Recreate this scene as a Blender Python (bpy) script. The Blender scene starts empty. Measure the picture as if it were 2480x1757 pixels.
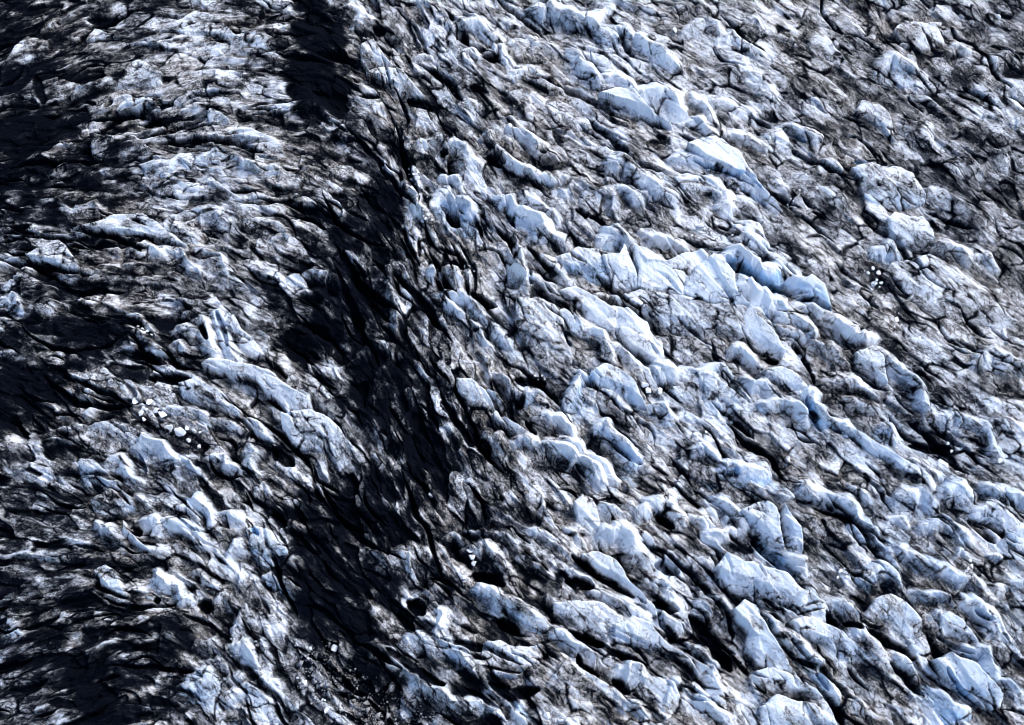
import bpy, math, random
import numpy as np

# ------------------------------------------------------------------ camera, sky, sun, exposure
C = bpy.context.scene.collection
TILT, DIST, LENS = math.radians(20.0), 347.0, 50.0
cam_data = bpy.data.cameras.new("camera"); cam = bpy.data.objects.new("camera", cam_data); C.objects.link(cam)
cam_data.lens = LENS; cam_data.sensor_width = 36.0; cam_data.clip_start = 1.0; cam_data.clip_end = 3000.0
CAM = np.array([0.0, -DIST*math.sin(TILT), DIST*math.cos(TILT)])
cam.location = CAM.tolist(); cam.rotation_euler = (TILT, 0, 0)
bpy.context.scene.camera = cam

SUN_ELEV, SUN_AZ = math.radians(50.0), math.radians(55.0)       # azimuth clockwise from +Y: the sun stands to the upper right
world = bpy.data.worlds.new("World"); bpy.context.scene.world = world; world.use_nodes = True
wn, wl = world.node_tree.nodes, world.node_tree.links
sky = wn.new("ShaderNodeTexSky"); sky.sky_type = 'NISHITA'; sky.sun_disc = False
sky.sun_elevation = SUN_ELEV; sky.sun_rotation = SUN_AZ; sky.altitude = 600; sky.air_density = 1.0; sky.dust_density = 1.5
bg = wn["Background"]; wl.new(sky.outputs[0], bg.inputs[0]); bg.inputs[1].default_value = 0.12
ld = bpy.data.lights.new("sun", 'SUN'); ld.energy = 2.0; ld.angle = math.radians(26.0); ld.color = (1.0, 0.95, 0.88)
sun = bpy.data.objects.new("sun", ld); C.objects.link(sun)
sun.rotation_euler = (math.pi/2 - SUN_ELEV, 0, -SUN_AZ + math.pi); sun.location = (120, 120, 200)
vs = bpy.context.scene.view_settings
vs.view_transform = 'Standard'; vs.look = 'None'; vs.gamma = 1.0; vs.exposure = 0.92
bpy.context.scene.cycles.filter_width = 0.9

# ------------------------------------------------------------------ photo pixels <-> ground
PW, PH = 2480.0, 1757.0
FPX = LENS/36.0*PW
ct, st = math.cos(TILT), math.sin(TILT)
def to_ground(u, v, z=0.0):
    u = np.asarray(u, float); v = np.asarray(v, float)
    a = (u-PW/2)/FPX; b = (PH/2-v)/FPX
    dx, dy, dz = a, st + b*ct, -ct + b*st
    t = (z-CAM[2])/dz
    return CAM[0]+t*dx, CAM[1]+t*dy
def to_photo(x, y, z):
    dx, dy, dz = x-CAM[0], y-CAM[1], z-CAM[2]
    depth = dy*st - dz*ct
    return PW/2 + dx/depth*FPX, PH/2 - (dy*ct+dz*st)/depth*FPX
TILES = {1:(0,0),2:(820,0),3:(1650,0),4:(0,580),5:(820,580),6:(1650,580),7:(0,1167),8:(820,1167),9:(1650,1167)}
ZS = 2285.0/830.0
def tile_px(t, x, y):
    o = TILES[t]; return o[0]+x/ZS, o[1]+y/ZS

# ------------------------------------------------------------------ data read off the place
SERACS = """# tile|H|up|down|shape|clean|blue|kind|label|points
1|2.5|25|50|l|.95|0|ice_ridge|short smooth white ridge lying flat just under the jagged ice arch|840,285 1000,300 1130,310
1|5|40|120|f|.8|.1|ice_ridge|jagged arched ridge whose right end meets the wide black gully near the top|1090,190 1180,140 1310,80 1420,120 1560,220 1700,260 1800,250
1|5|60|130|l|.8|.1|ice_ridge|long pale whaleback ridge climbing to the right, beside a black pit at its left end|490,590 640,540 780,500 930,440 1040,480
1|4.5|40|110|s|1|.1|ice_slab|smooth bright white slab tilting down to the right above a comb-edged ridge|1600,880 1700,890 1830,970
1|4|50|60|l|1|.5|ice_ridge|knobbly white ridge end with a pale blue scoop beside its topmost knob|1080,1120 1190,1040 1290,1090
1|3|60|60|l|1|.1|-|-|1110,1160 1220,1220 1340,1260
1|5|40|130|r|.75|.1|ice_ridge|comb-edged ridge with dark gullies cut down its streaked face|1300,1070 1460,1000 1640,1060 1780,1120 1950,1180
1|2.5|20|40|l|.75|0|-|-|1880,950 2030,1000 2080,1060
1|4|60|200|l|.6|.3|ice_slope|dim bluish ice slope beside a black pit at the far upper left|60,380 190,270 290,260
1|4|40|90|l|.65|.1|ice_mound|dusky mound with a ragged lower rim between black hollows at the upper left|580,260 680,200 830,240
1|3|15|40|f|.6|0|ice_fin|thin wavy ice fin standing out against the black corner at the upper left|290,200 440,120 510,50 600,80 780,110
1|2.5|20|70|r|.8|0|-|-|1360,310 1400,260 1480,330
1|4|30|130|r|.75|0|serac|tan ribbed face hanging above a dark dip, right of the tangled ice|1360,730 1440,740 1520,780
1|3|30|100|r|.75|0|ice_slab|small kite-shaped grey slab in the middle of the tangled ice, upper left|1160,660 1240,610 1340,590
1|3|40|120|l|.7|0|serac|rounded grey facet in the tangled ice at the upper left|790,720 880,640 1000,660 1050,740
1|4|30|180|r|.55|0|ice_ridge|curtain-like grey ridge streaked downward, under the tangled ice of the upper left|610,890 740,900 880,900 960,960
1|3|40|120|l|.3|0|-|-|350,1120 440,1100 600,1150
1|3|30|80|l|.45|0|-|-|210,1310 300,1330 420,1370
1|3|30|90|l|.5|0|-|-|510,1360 620,1350 700,1400
1|6|30|160|r|.85|.1|ice_ridge|long white ridge with a scalloped crest and slanting ribs down its front, left of centre|480,1500 620,1480 760,1440 930,1430 1060,1500
1|4|30|120|r|.85|.4|-|-|1060,1480 1150,1440 1250,1530
1|4|40|120|r|.8|0|-|-|1230,1390 1350,1400 1530,1480
1|3.5|40|100|r|.7|0|-|-|1780,1490 1900,1560
1|4|30|120|f|.5|0|ice_ridge|fringed dark ridge hanging over the lower end of the wide black gully|1950,740 2040,700 2130,740 2280,790
1|2|15|40|f|.9|0|-|-|1490,440 1520,425 1560,520
2|4|30|150|r|.7|0|-|-|30,40 110,60 210,120
2|5|30|170|r|.75|0|serac|tan triangular serac face edging the wide black gully near the top|130,300 220,250 300,380
2|5|40|200|r|.75|.1|serac|broad grey wedge of ice above a small rounded boulder-like lump|300,450 430,460 560,620
2|2|20|50|l|.9|0|ice_block|small rounded ice boulder with a dark undercut, in the grey basin under the broad wedge|150,630 200,610 260,640
2|5|50|110|l|.95|.1|ice_mound|bright white knobbly mound above a dark gravelly dip near the top|760,140 900,120 1040,200
2|3.5|30|70|l|1|0|ice_mound|clean white oval mound with a black shadowed pocket at its right end|760,370 870,340 960,370
2|2|20|40|l|.95|0|-|-|520,370 650,370
2|3.5|30|50|r|.95|0|ice_fin|leaning white fin just right of a black pocket|1010,320 1080,300 1160,420
2|3|40|110|r|.85|0|-|-|1180,280 1300,270 1420,320
2|6|60|130|r|.75|.4|ice_ridge|wide bluish ridge running down to the right from the top edge|1320,20 1450,40 1620,100 1790,180
2|4|30|60|l|1|.3|serac|bright white pinnacle with a notched crest near the top middle|1770,210 1900,170 1930,200
2|5|40|90|l|.85|.1|ice_ridge|smooth rounded ridge next to grey gravel, right of the notched white pinnacle|2020,220 2130,300 2240,390
2|4|30|70|l|.85|.1|-|-|1560,300 1620,380 1740,490
2|3|40|100|r|.8|0|-|-|1150,500 1280,450 1400,500
2|6|60|110|l|1.1|.1|ice_ridge|long bright white ridge broken by two short cracks, above a brown gravel hollow|1760,600 1900,590 2020,680 2180,790
2|4|40|80|l|1|.1|-|-|1810,490 1930,540 2040,620
2|5|30|120|l|.95|.1|-|-|2060,580 2180,570 2280,680
2|3.5|20|60|s|1|0|ice_slab|small clean white tilted slab standing alone in dark ground|860,670 930,700 980,760
2|5|30|110|r|.9|.1|ice_ridge|white fractured ridge with a pointed upper end, above the long curved ridge|1100,770 1200,850 1300,900 1420,1010
2|5|40|90|l|.85|.2|ice_ridge|long curved ridge sweeping like a hook along a black trough|1010,860 1050,990 1180,1090 1350,1150 1540,1140
2|5|40|130|l|.7|0|ice_ridge|rounded tan ridge with ribbed flank above a round black hole|560,920 720,900 830,960 930,1080
2|6|30|90|r|1|.3|ice_fin|slim white knife of ice rising to a point at its upper end|1090,1280 1200,1330 1340,1470 1480,1600
2|5|30|80|r|.85|.1|-|-|1250,1250 1340,1330 1450,1450
2|5|40|90|l|.95|.1|ice_ridge|white humped ridge above a pair of rounded blue-white blocks|1830,1040 1930,1040 2050,1180 2230,1270
2|4|30|70|l|1|.4|ice_block|rounded blue-white block, the larger of the touching pair below the humped ridge|1860,1220 1920,1240 1990,1310
2|2.5|25|50|l|1|.3|ice_block|smaller rounded blue-white block at the right of the touching pair|2010,1290 2070,1260 2085,1300
2|5|30|200|r|.65|0|serac|tan scooped face above a dark round bowl|1450,1240 1580,1200 1680,1250
2|4|30|150|l|.7|0|-|-|1710,1300 1790,1260 1850,1330
2|3.5|25|60|l|.95|0|-|-|2080,1150 2180,1180 2280,1260
2|5|30|130|r|.95|.6|serac|white serac with a bright blue patch, above an oval black hole|640,1340 720,1270 830,1290 890,1380
2|5|40|80|f|.8|0|ice_fin|streaked fin with a white left edge, beside scattered ice crumbs|410,1220 470,1260 560,1420
2|3|20|50|l|.95|.2|-|-|700,1160 780,1170 830,1260
2|6|30|110|r|1|.5|serac|white pyramid with a small blue hollow under its peak|1800,1560 1860,1490 1950,1560
2|4|30|60|l|1|.2|-|-|2090,1570 2180,1580 2280,1620
3|2.4|40|90|r|.7|0|-|-|0,60 100,10 180,60
3|3.2|30|120|r|.75|0|-|-|20,180 170,90 230,190
3|2.4|30|90|l|.8|0|-|-|260,230 350,220 440,280 520,330
3|2|25|80|r|.75|0|-|-|430,130 490,120 540,180
3|4|50|120|l|.85|0|ice_mound|oval pale mound cracked lengthwise, above a dark gravelly gully|860,250 960,240 1050,320 1100,390
3|4|60|170|s|.85|.1|ice_slab|broad flat-topped pale slab with a square corner near the upper right|1480,180 1600,160 1720,150
3|2|30|80|l|.8|.1|ice_mound|small round mound touching the right side of the broad square slab|1740,200 1800,200
3|2.4|40|90|l|.75|0|-|-|1740,340 1840,300 1940,350
3|2|30|90|l|.8|0|-|-|1880,390 1970,390
3|3.2|40|150|l|.85|.1|ice_mound|large smooth rounded mound beyond a winding dark gully at the right edge|2050,380 2150,360 2280,370
3|3.2|40|150|l|.9|.1|ice_mound|pale rounded mound cut by the right edge, under a thin dark seam|2170,560 2280,540
3|3.6|40|80|l|1|.4|ice_mound|snow-white dome with a bluish base beside dark rubble, upper right|1330,440 1420,370 1520,430
3|4|40|150|s|.8|0|ice_slab|beige kite-shaped slab with soft creases, right of the dark gravel gully|1200,680 1300,690 1390,780 1420,900
3|3.2|40|120|l|.85|.2|-|-|1560,810 1620,850 1640,900
3|7|60|220|l|.9|.5|serac|big rounded bluish serac with mottled face and a blue lip along its top|1150,1090 1300,1080 1440,1110 1560,1160 1620,1300
3|3.2|30|150|r|.7|0|-|-|900,1110 1000,1090 1060,1150
3|6|40|200|l|.95|.3|serac|two-lobed pale blue serac split by a dark vertical crack|1380,1470 1480,1420 1560,1440 1670,1540
3|3.2|30|60|r|.9|.1|-|-|680,840 760,850 900,910
3|3.2|40|70|l|1|0|ice_ridge|short white ridge lying over a brown gravel hollow|340,880 450,900 560,960
3|2.8|30|100|r|.95|0|-|-|590,920 640,870 710,960
3|7|50|120|l|1.1|.1|ice_ridge|great smooth white ridge tapering down to a point by dark gravel|170,930 280,930 390,1040 500,1160 640,1350
3|3.2|30|60|l|.95|.2|-|-|0,1040 150,1050 290,1110
3|2.4|25|80|l|1.1|.2|ice_mound|smooth white lens of ice tucked under the great smooth ridge|340,1200 430,1230 520,1300
3|3.2|40|130|l|.95|.1|-|-|0,1170 180,1180 300,1280 340,1370
3|3.2|30|60|l|.95|.1|-|-|90,640 180,720 280,850
3|3.2|40|80|l|.95|.1|-|-|60,800 130,790 250,880
3|2.8|30|100|s|.95|.1|ice_block|clean tilted diamond-shaped block in dark gravel|410,1510 500,1510 560,1600
3|2.4|50|120|l|.75|0|-|-|310,420 420,400 520,500 600,640
3|2.4|30|80|l|.85|0|-|-|200,660 330,680 460,740
3|2.4|30|120|l|.8|.1|-|-|960,1270 1010,1260 1060,1310
3|2|20|50|f|.9|.2|-|-|1850,880 1900,840 1910,870
3|2.4|30|80|l|.7|.1|-|-|2220,790 2280,780
3|2.4|30|80|l|.65|.1|-|-|1650,640 1740,730 1850,840
3|2.4|30|120|l|.65|.1|-|-|2060,980 2150,1010 2190,1080
3|2.4|40|120|l|.55|.1|-|-|1700,1260 1850,1330 2000,1470
4|6|40|170|r|.8|.1|serac|pale serac with a smooth face near the left edge, above black ground|180,90 300,20 400,30 480,100
4|5|40|200|r|.6|.3|serac|dim blue-grey serac with folded face at the left edge|60,240 150,200 250,260 330,400
4|4|30|120|r|.75|.6|serac|small pale blue serac cut by the left edge|0,360 80,340 150,430
4|4|30|100|r|.8|0|-|-|850,10 1000,60 1160,80
4|4|30|100|r|.75|0|-|-|1040,40 1200,80 1300,150
4|4|30|100|r|.75|0|-|-|1350,40 1450,100 1560,220
4|5|20|130|f|.65|0|serac|jagged-spined serac standing alone in the black central gully|1950,230 2080,190 2160,210 2270,300
4|4|30|80|f|.7|0|-|-|2000,350 2090,330 2200,400
4|4|30|70|r|.9|.5|ice_fin|white fin with a pale blue face above a small row of tumbled blocks|830,490 920,500 1000,560 1050,630
4|5|30|90|l|.8|.1|-|-|820,580 900,590 990,650 1060,720
4|4|20|130|f|.6|0|serac|dark triangular serac with a lit left edge|710,560 780,600 880,690
4|5|30|130|l|.95|.3|serac|knobbly white stack of ice left of the twin slots|1180,560 1250,550 1320,590
4|3|20|60|l|.95|.3|-|-|1240,490 1310,460
4|6|30|60|l|.85|.2|ice_fin|left one of the upright ice fins beside the deep slots|1320,500 1380,600 1430,740
4|6|20|50|l|.9|.4|ice_fin|slim middle fin between the two deep slots|1410,500 1470,590 1550,760
4|6|40|110|r|.75|.1|ice_ridge|broad grey-streaked right shoulder of the slotted ice, by the black gully|1460,500 1560,520 1680,640 1740,780
4|4|30|80|l|.9|.1|-|-|1130,680 1200,670 1240,720
4|3|30|80|l|.85|.1|-|-|630,770 690,740 740,800
4|7|40|120|l|1.1|.1|ice_ridge|long bright white ridge running down to the right into the central black gully|1370,800 1500,810 1680,850 1760,880 1850,950 1950,1000 2040,1010
4|4|40|60|r|.75|.1|ice_ridge|upright pale ridge walling off the dark left side|570,1150 620,1060 640,960 655,880
4|4|30|120|l|.9|.1|-|-|720,960 790,930 830,1010
4|5|40|150|r|.9|.3|ice_ridge|white fractured ridge right of the tumbled ice blocks|1180,980 1300,940 1450,1000 1580,1130
4|4|30|130|r|.8|.4|-|-|1110,1120 1250,1110 1400,1150 1570,1230
4|8|40|270|s|.9|0|serac|broad pale face ending in a sharp point against the central black gully|1900,1150 2080,1150 2200,1180 2300,1260
4|5|40|110|r|.75|.1|-|-|640,1210 720,1200 850,1260 930,1280
4|6|20|130|f|.9|.1|ice_fin|fin with a bright edge and dark front face, below the tumbled blocks|910,1320 950,1305 1060,1380 1150,1420
4|6|40|180|r|.8|.5|serac|blue-shadowed serac with a sharp left edge, lower left|530,1470 620,1470 700,1540 780,1620
4|5|30|90|l|.95|.3|ice_ridge|knobbly white ridge right of the blue-shadowed serac|720,1450 800,1450 850,1560 900,1600
4|6|40|60|f|.8|.1|ice_fin|crooked upright fin leaning over a black hollow|1650,1320 1680,1420 1720,1560
4|4|30|70|r|.85|.1|-|-|1640,1190 1720,1230 1790,1320
4|4|30|90|r|.7|.1|-|-|1400,1440 1480,1450 1570,1540
4|3|30|60|l|.65|.1|-|-|240,1390 350,1330 460,1330 560,1310
4|2.5|20|40|l|.6|.1|-|-|380,1240 480,1230 560,1240
4|4|30|120|r|.8|.1|-|-|1150,1500 1200,1450 1300,1500
4|3|30|80|l|.4|0|-|-|290,600 360,550 420,620
4|2.5|20|60|r|.8|.6|-|-|1180,810 1230,800 1240,820
5|5|60|60|f|.3|0|ice_fin|dark upright fin in the middle of the black gully|320,130 345,300 380,580
5|4|40|70|f|.65|.2|-|-|380,140 440,170 490,300
5|5|30|110|r|.9|.1|serac|white serac with a dark striped corner, left of a handful of white ice crumbs|640,180 740,180 810,220
5|5|30|60|l|.9|.3|ice_ridge|long narrow ridge running under a black oval pit|700,340 820,330 900,410 960,500 1120,640
5|4|25|60|l|.95|.1|ice_ridge|upper one of two short white fingers pointing into the dark gully|690,390 760,420 850,500
5|4|25|50|l|.95|.1|ice_ridge|lower one of two short white fingers, its tip over sandy rubble|860,550 930,600 1010,690
5|7|60|90|r|.7|0|ice_ridge|tall tan streaked ridge with a narrow black slit at its foot|1180,50 1240,120 1270,240 1280,340
5|6|40|80|l|.75|0|ice_ridge|twisted tan ridge right of a long dark cleft|1290,30 1340,110 1430,160 1560,260
5|5|40|110|l|.75|0|-|-|1290,230 1340,280 1480,370
5|6|40|130|s|.9|.2|ice_ridge|pale rounded ridge crossed by several hairline cracks, at the centre|1490,350 1600,330 1720,400 1840,500
5|5|30|130|r|.85|.5|serac|small blue-sided serac left of the clean white pointed slab|1480,490 1560,480 1630,530 1650,640
5|6|30|110|s|1.13|0|ice_slab|clean white pointed slab leaning on a dark grey face, right of centre|1860,480 1920,490 2020,590 2110,690
5|8|60|300|s|.66|0|serac|tall wide mottled grey face in the middle, over a black pool of gravel|1190,400 1340,400 1440,480 1530,680
5|5|30|80|l|.95|.2|-|-|1670,570 1740,600 1800,720 1840,820
5|5|30|70|l|.95|.1|-|-|1810,690 1900,730 1990,820
5|7|50|220|s|1.13|0|serac|scooped bright white facet with a curved upper rim|1990,60 2070,150 2200,150 2300,110
5|6|40|200|r|.95|.2|serac|white serac split from the scooped facet by a dark straight seam|1780,110 1860,100 1930,170
5|5|40|150|r|.75|.8|serac|blue-tinted hollow face behind the tan ridges|1500,80 1600,60 1700,110
5|5|20|220|s|.62|.2|ice_slab|large grey dirt-streaked slope beneath the bright white dome|1860,370 2060,340 2290,370 2420,400
5|4|30|80|r|.75|.1|-|-|1030,880 1100,920 1140,980
5|7|30|180|r|.85|.2|serac|pale upright serac with veined face, edging the black centre|810,940 900,940 1030,1020 1110,1080
5|4|30|90|l|.9|.6|serac|saddle of bluish ice below the black gravel pool|1160,970 1250,1010 1320,980
5|6|25|120|r|.9|.5|ice_fin|leaning blue-white fin standing upright at the pool's right end|1510,1010 1580,900 1640,900
5|7|50|190|r|.9|.4|serac|big white face with a blue shadowed left edge, right of the leaning fin|1680,870 1800,840 1920,900 2020,1040
5|5|50|150|l|1.13|.1|-|-|2080,860 2200,840 2285,840
5|4|30|80|r|.95|.3|-|-|2130,1070 2190,1080 2240,1180
5|6|40|100|l|.85|.1|ice_ridge|rounded ridge with a smooth cream top, between dark clefts|1040,1150 1110,1180 1220,1270 1340,1380
5|5|30|100|l|.8|.3|-|-|1190,1320 1240,1310 1320,1350
5|5|40|70|l|.5|0|ice_arch|ring-shaped grey ridge curling around a black hole|900,1450 930,1350 990,1290 1060,1310 1110,1430
5|5|30|90|r|.85|.1|-|-|1380,1150 1480,1170 1600,1290
5|5|30|70|l|.95|.6|ice_ridge|white ridge with a blue flank dropping into a dark crevasse|1740,1230 1800,1200 1880,1330 1980,1440
5|6|30|90|r|.95|.3|ice_ridge|white blocky ridge of several parallel slabs below centre|1420,1360 1530,1380 1640,1450 1760,1570
5|5|20|60|r|.9|.3|-|-|1470,1310 1560,1320 1660,1410
5|5|20|70|r|.9|.3|-|-|1690,1410 1760,1470 1850,1590
5|4|30|110|l|.75|0|serac|lone pale lumpy serac surrounded by black ice, left of centre|130,740 230,690 340,690 370,760
5|4|20|50|f|.55|0|ice_fin|brownish knife-edge running down right of the lone lumpy serac|370,740 470,800 620,910
5|2|15|25|l|.75|0|ice_ridge|smooth log-like ridge lying on sandy rubble|690,760 800,800 930,820
5|4|40|60|f|.28|0|-|-|160,1130 230,1220 310,1330
5|4|40|50|f|.35|0|-|-|340,1250 390,1400 420,1500
6|9|50|250|s|1.13|.1|serac|tall smooth white dome of ice with fine specks|130,150 200,110 270,150 340,260 420,340
6|7|30|130|r|1.13|.8|serac|jagged white rear wall with a glowing blue base, behind the smooth dome|300,110 380,40 480,110 540,140 620,160
6|8|40|180|s|1.13|.6|serac|smooth pointed white headwall at the right end of the blue trench|740,260 800,250 880,230 960,290 990,400
6|7|30|120|r|.95|.3|ice_ridge|white notched ridge along the near side of the blue trench|430,260 540,340 640,370 740,430 880,600
6|5|30|100|r|.9|.3|-|-|780,450 900,470 1010,500
6|7|40|150|r|.95|.2|serac|white faceted serac with cracks running down its face, left of a smooth oval lump|480,440 540,510 620,590 680,720
6|4|25|70|l|.85|0|ice_mound|smooth oval lump lodged behind the faceted serac|660,570 740,590 820,640
6|6|30|90|r|.95|.2|ice_ridge|white ridge ending in a small horn over grey gravel|1040,490 1150,560 1210,610 1280,610
6|6|30|130|r|.9|.1|serac|white block with straight parallel cracks below the small horn|1190,740 1300,720 1360,850 1375,940
6|4.5|30|80|l|.85|.3|ice_ridge|long narrow bluish ridge bordering the grey gravel plain on the right|1330,730 1450,850 1560,930 1660,1100
6|6|40|170|l|.9|.4|serac|rounded blue-white serac beside a black gravel cleft|570,870 680,850 800,910 830,970
6|6|30|120|r|.95|.7|ice_ridge|white ridge with a vivid blue left wall, right of centre|820,1000 880,1010 980,1160 1120,1260
6|4|30|80|l|.95|.5|-|-|0,830 100,870 250,830 330,870
6|4|30|80|r|.85|0|-|-|350,740 420,720 540,830
6|5|40|100|r|.9|.2|-|-|450,930 540,960 660,1050
6|5|40|120|r|1.13|.3|-|-|560,1080 700,1090 800,1110 850,1190
6|4|40|70|l|.85|0|ice_mound|lumpy snow-like mound speckled with grit, upper of two by the gully|980,940 1160,930 1280,1020
6|4|30|70|l|.9|.1|-|-|1100,1060 1200,1050 1280,1100
6|3.5|30|90|l|1.13|.1|ice_block|large white egg-shaped block perched over a dark brown hollow|110,1410 180,1390 245,1430
6|4|40|120|r|1.13|.7|serac|white-topped ice with a pale blue left wall, right below the egg-shaped block|330,1490 450,1480 550,1540
6|5|50|150|r|.9|.2|ice_ridge|wide pale ridge descending beside a dark crack toward the lower right|1090,1250 1230,1310 1340,1370 1500,1480
6|3|25|50|l|.95|.3|ice_ridge|smooth white finger below the dark gravel cove at the right|1550,1480 1640,1540 1740,1570
6|3.5|25|60|l|1.13|.4|-|-|1500,1500 1590,1560 1670,1620
6|3|30|40|l|.9|.6|ice_mound|smooth bluish lump among speckled grit|1380,1240 1420,1250 1450,1310
6|3|50|150|l|.8|.1|-|-|2100,1100 2200,1070 2285,1090
6|3|40|130|l|.8|.1|-|-|2030,1210 2150,1210 2285,1240
6|4|40|110|l|.7|.1|ice_ridge|smooth grey rounded ridge ending above a black cove with white blocks|1680,1170 1850,1160 2030,1230 2110,1380
6|5|60|250|s|.78|.2|ice_slope|broad smooth pale blue-grey ice slope at the right, above dark streaked gravel|1450,160 1680,110 1830,190 2000,330 2220,530
6|4|30|110|l|.9|.4|-|-|1320,50 1400,20 1470,60
6|4|30|80|l|.75|.1|-|-|1730,30 1850,60 1940,90
6|3|30|80|l|.75|.1|-|-|1950,100 2040,90 2110,170
6|4|40|150|l|.8|.2|ice_mound|smooth pale blue mound at the right edge beneath dark gravel|2000,770 2100,730 2200,800 2285,830
6|4|40|120|r|.6|0|-|-|900,680 1000,720 1100,830
6|4|40|180|r|.8|.2|-|-|0,950 150,900 300,950 440,1040
7|5|30|130|r|.75|.5|serac|blue-grey serac with a curved pale rim, lower left|640,100 760,40 870,110 900,160
7|3|15|30|f|.95|.1|-|-|910,90 960,130 990,180
7|5|30|60|r|.85|.1|-|-|640,270 720,280 800,380
7|6|30|70|l|.95|.3|ice_fin|white upright fin with a bluish front, left of the whale-shaped mound|830,260 880,330 980,450
7|5|30|70|l|.9|.1|-|-|950,240 1010,230 1060,300
7|6|40|110|l|.9|.1|ice_mound|whale-shaped pale mound with a dark lower seam, lower left|1050,250 1180,260 1290,310 1370,360
7|5|20|70|r|1|.6|ice_ridge|bright icy blue-white ridge pointing down, above the whale-shaped mound|1300,110 1340,120 1420,200 1450,270
7|4|20|60|r|.85|.2|-|-|1200,160 1280,170 1360,290
7|5|30|100|l|.85|.1|-|-|1480,170 1560,190 1650,260
7|7|50|200|l|.95|.7|serac|rounded serac with a pale blue top and rippled flank beside the black gully|1640,330 1720,290 1800,340 1900,450
7|5|40|130|l|.9|0|ice_mound|white grainy bulge overhanging the lower black gully|1900,560 1960,520 2010,560
7|5|40|130|r|.9|.7|ice_ridge|ice ledge with a pale blue band below the grainy bulge|1750,640 1850,640 1970,700
7|6|40|130|l|.85|.2|serac|smooth elongated pale lump with fine cracks, edging the dark lower left|620,590 690,560 760,600 850,760
7|6|90|60|f|1|.2|ice_fin|long white-edged fin with a grey upper flank, lower left|1040,580 1110,640 1180,700 1250,750
7|4|30|110|r|.85|.4|-|-|1020,660 1060,640 1150,700
7|5|30|60|r|.75|0|-|-|1300,600 1370,620 1480,720
7|5|30|110|l|.7|.1|-|-|1420,800 1490,740 1570,820
7|5|30|130|l|.8|.1|-|-|1510,470 1560,390 1640,400
7|4|40|90|l|.6|.4|ice_ridge|long low bluish ridge reaching in from the left edge|0,490 150,480 330,470 560,500
7|3|20|40|l|.4|.3|-|-|390,770 520,740 660,720
7|3|30|60|l|.5|.2|ice_ridge|dusky narrow ridge rising right in the dark lower left|340,1050 450,970 570,960 700,920
7|2.5|20|40|l|.8|.2|ice_ridge|small bright white finger alone in the black lower left|580,1130 640,1110 760,1070
7|4|30|130|l|.75|.6|serac|pale blue hump cut by the left edge near the bottom|0,880 40,830 80,930
7|4|40|120|l|.5|.1|-|-|730,1190 830,1150 980,1150
7|5|30|200|r|.5|.2|serac|grey corrugated face with curved ribs, bottom left|1010,960 1080,940 1200,1050
7|5|40|150|l|.75|.3|-|-|1550,960 1620,860 1700,860
7|5|40|150|l|.75|.5|-|-|1310,1070 1400,1050 1500,1130
7|6|30|130|r|.8|.2|-|-|1510,1080 1620,1070 1720,1210
7|5|30|100|l|.9|.1|ice_ridge|lumpy white edge standing over the black gully near the bottom|1690,1060 1740,1050 1780,1180
7|4|30|100|l|.9|.5|-|-|1340,1200 1430,1190 1520,1260
7|6|40|260|l|.95|.6|serac|knobbly blue-white column with a small blue hollow near the bottom|1265,1300 1340,1270 1400,1330
7|4|30|70|l|.8|.2|ice_ridge|diagonal ice band rising to the right, bottom left|1350,1400 1480,1320 1640,1270 1780,1270
7|6|40|200|s|.75|.1|serac|pale broad plate of ice right of the diagonal band, at the bottom|1670,1350 1740,1300 1860,1340 1900,1450
7|4|30|70|l|.75|.2|-|-|1380,1480 1500,1430 1640,1340
7|4|40|110|l|.45|.2|ice_slope|dim grey slope in the bottom left corner|0,1430 150,1330 290,1240
7|3|30|90|l|.6|.2|-|-|1020,1470 1100,1430 1240,1450
7|3.5|20|70|r|.6|0|ice_block|grey wedge-shaped block lying alone in the black gully|1870,300 1920,240 2020,290
7|4|30|130|r|.6|.1|-|-|1110,1300 1200,1210 1270,1260
7|4|30|100|r|.75|.1|-|-|1700,60 1760,20 1800,100
7|3|20|50|r|.5|0|-|-|1860,150 1970,130 2090,180
8|6|30|260|l|.62|.1|serac|pale streaky column of ice falling into a black hollow, left of the bottom centre|370,450 440,410 530,420
8|5|30|80|l|.6|.1|ice_ridge|rounded grey ridge right of the streaky column|510,440 580,430 640,500 720,580
8|4|20|60|f|.4|0|-|-|210,460 280,470 350,560
8|6|30|120|r|.85|0|ice_ridge|white mottled ridge next to three stacked pale blocks|900,400 980,380 1080,500 1170,620
8|5|20|50|f|.55|0|ice_fin|long thin dirty fin above the white mottled ridge|890,300 1020,310 1140,400 1260,490 1360,560
8|4|30|70|l|.95|0|ice_mound|lumpy snow-white mound ringed by dark grit, below centre|1240,310 1340,330 1450,380
8|7|30|180|r|.95|.1|serac|white upright serac with veined sides, leftmost of the cluster below centre|1580,130 1640,100 1740,140
8|6|30|110|r|.95|.1|serac|white plate between the veined serac and the rounded finger|1750,190 1830,160 1930,230
8|7|40|120|l|.95|.2|ice_ridge|rounded white finger curving down to the right|1780,310 1850,280 1940,330 2060,500
8|3.5|20|40|r|.95|.1|ice_fin|small white sail of ice beside dark grit|1530,290 1590,350 1630,400
8|8|50|130|l|1.13|.2|ice_ridge|big clean white ridge above a long black crevasse, lower middle|1620,480 1720,460 1820,490 1900,570 1990,700
8|6|30|140|r|.9|.3|serac|white cupped ice wall with a dark pocket on its right|1970,150 2060,170 2150,70
8|5|30|90|r|.85|.1|-|-|2170,100 2240,180 2285,260
8|4|20|50|l|.85|.2|-|-|1960,290 2040,340 2130,400
8|5|30|140|l|.95|.2|-|-|2060,620 2140,610 2230,700
8|6|40|80|l|.8|.5|ice_ridge|long grey-white ridge with a small blue undercut, bottom middle|960,700 1060,740 1250,820 1380,910
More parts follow.
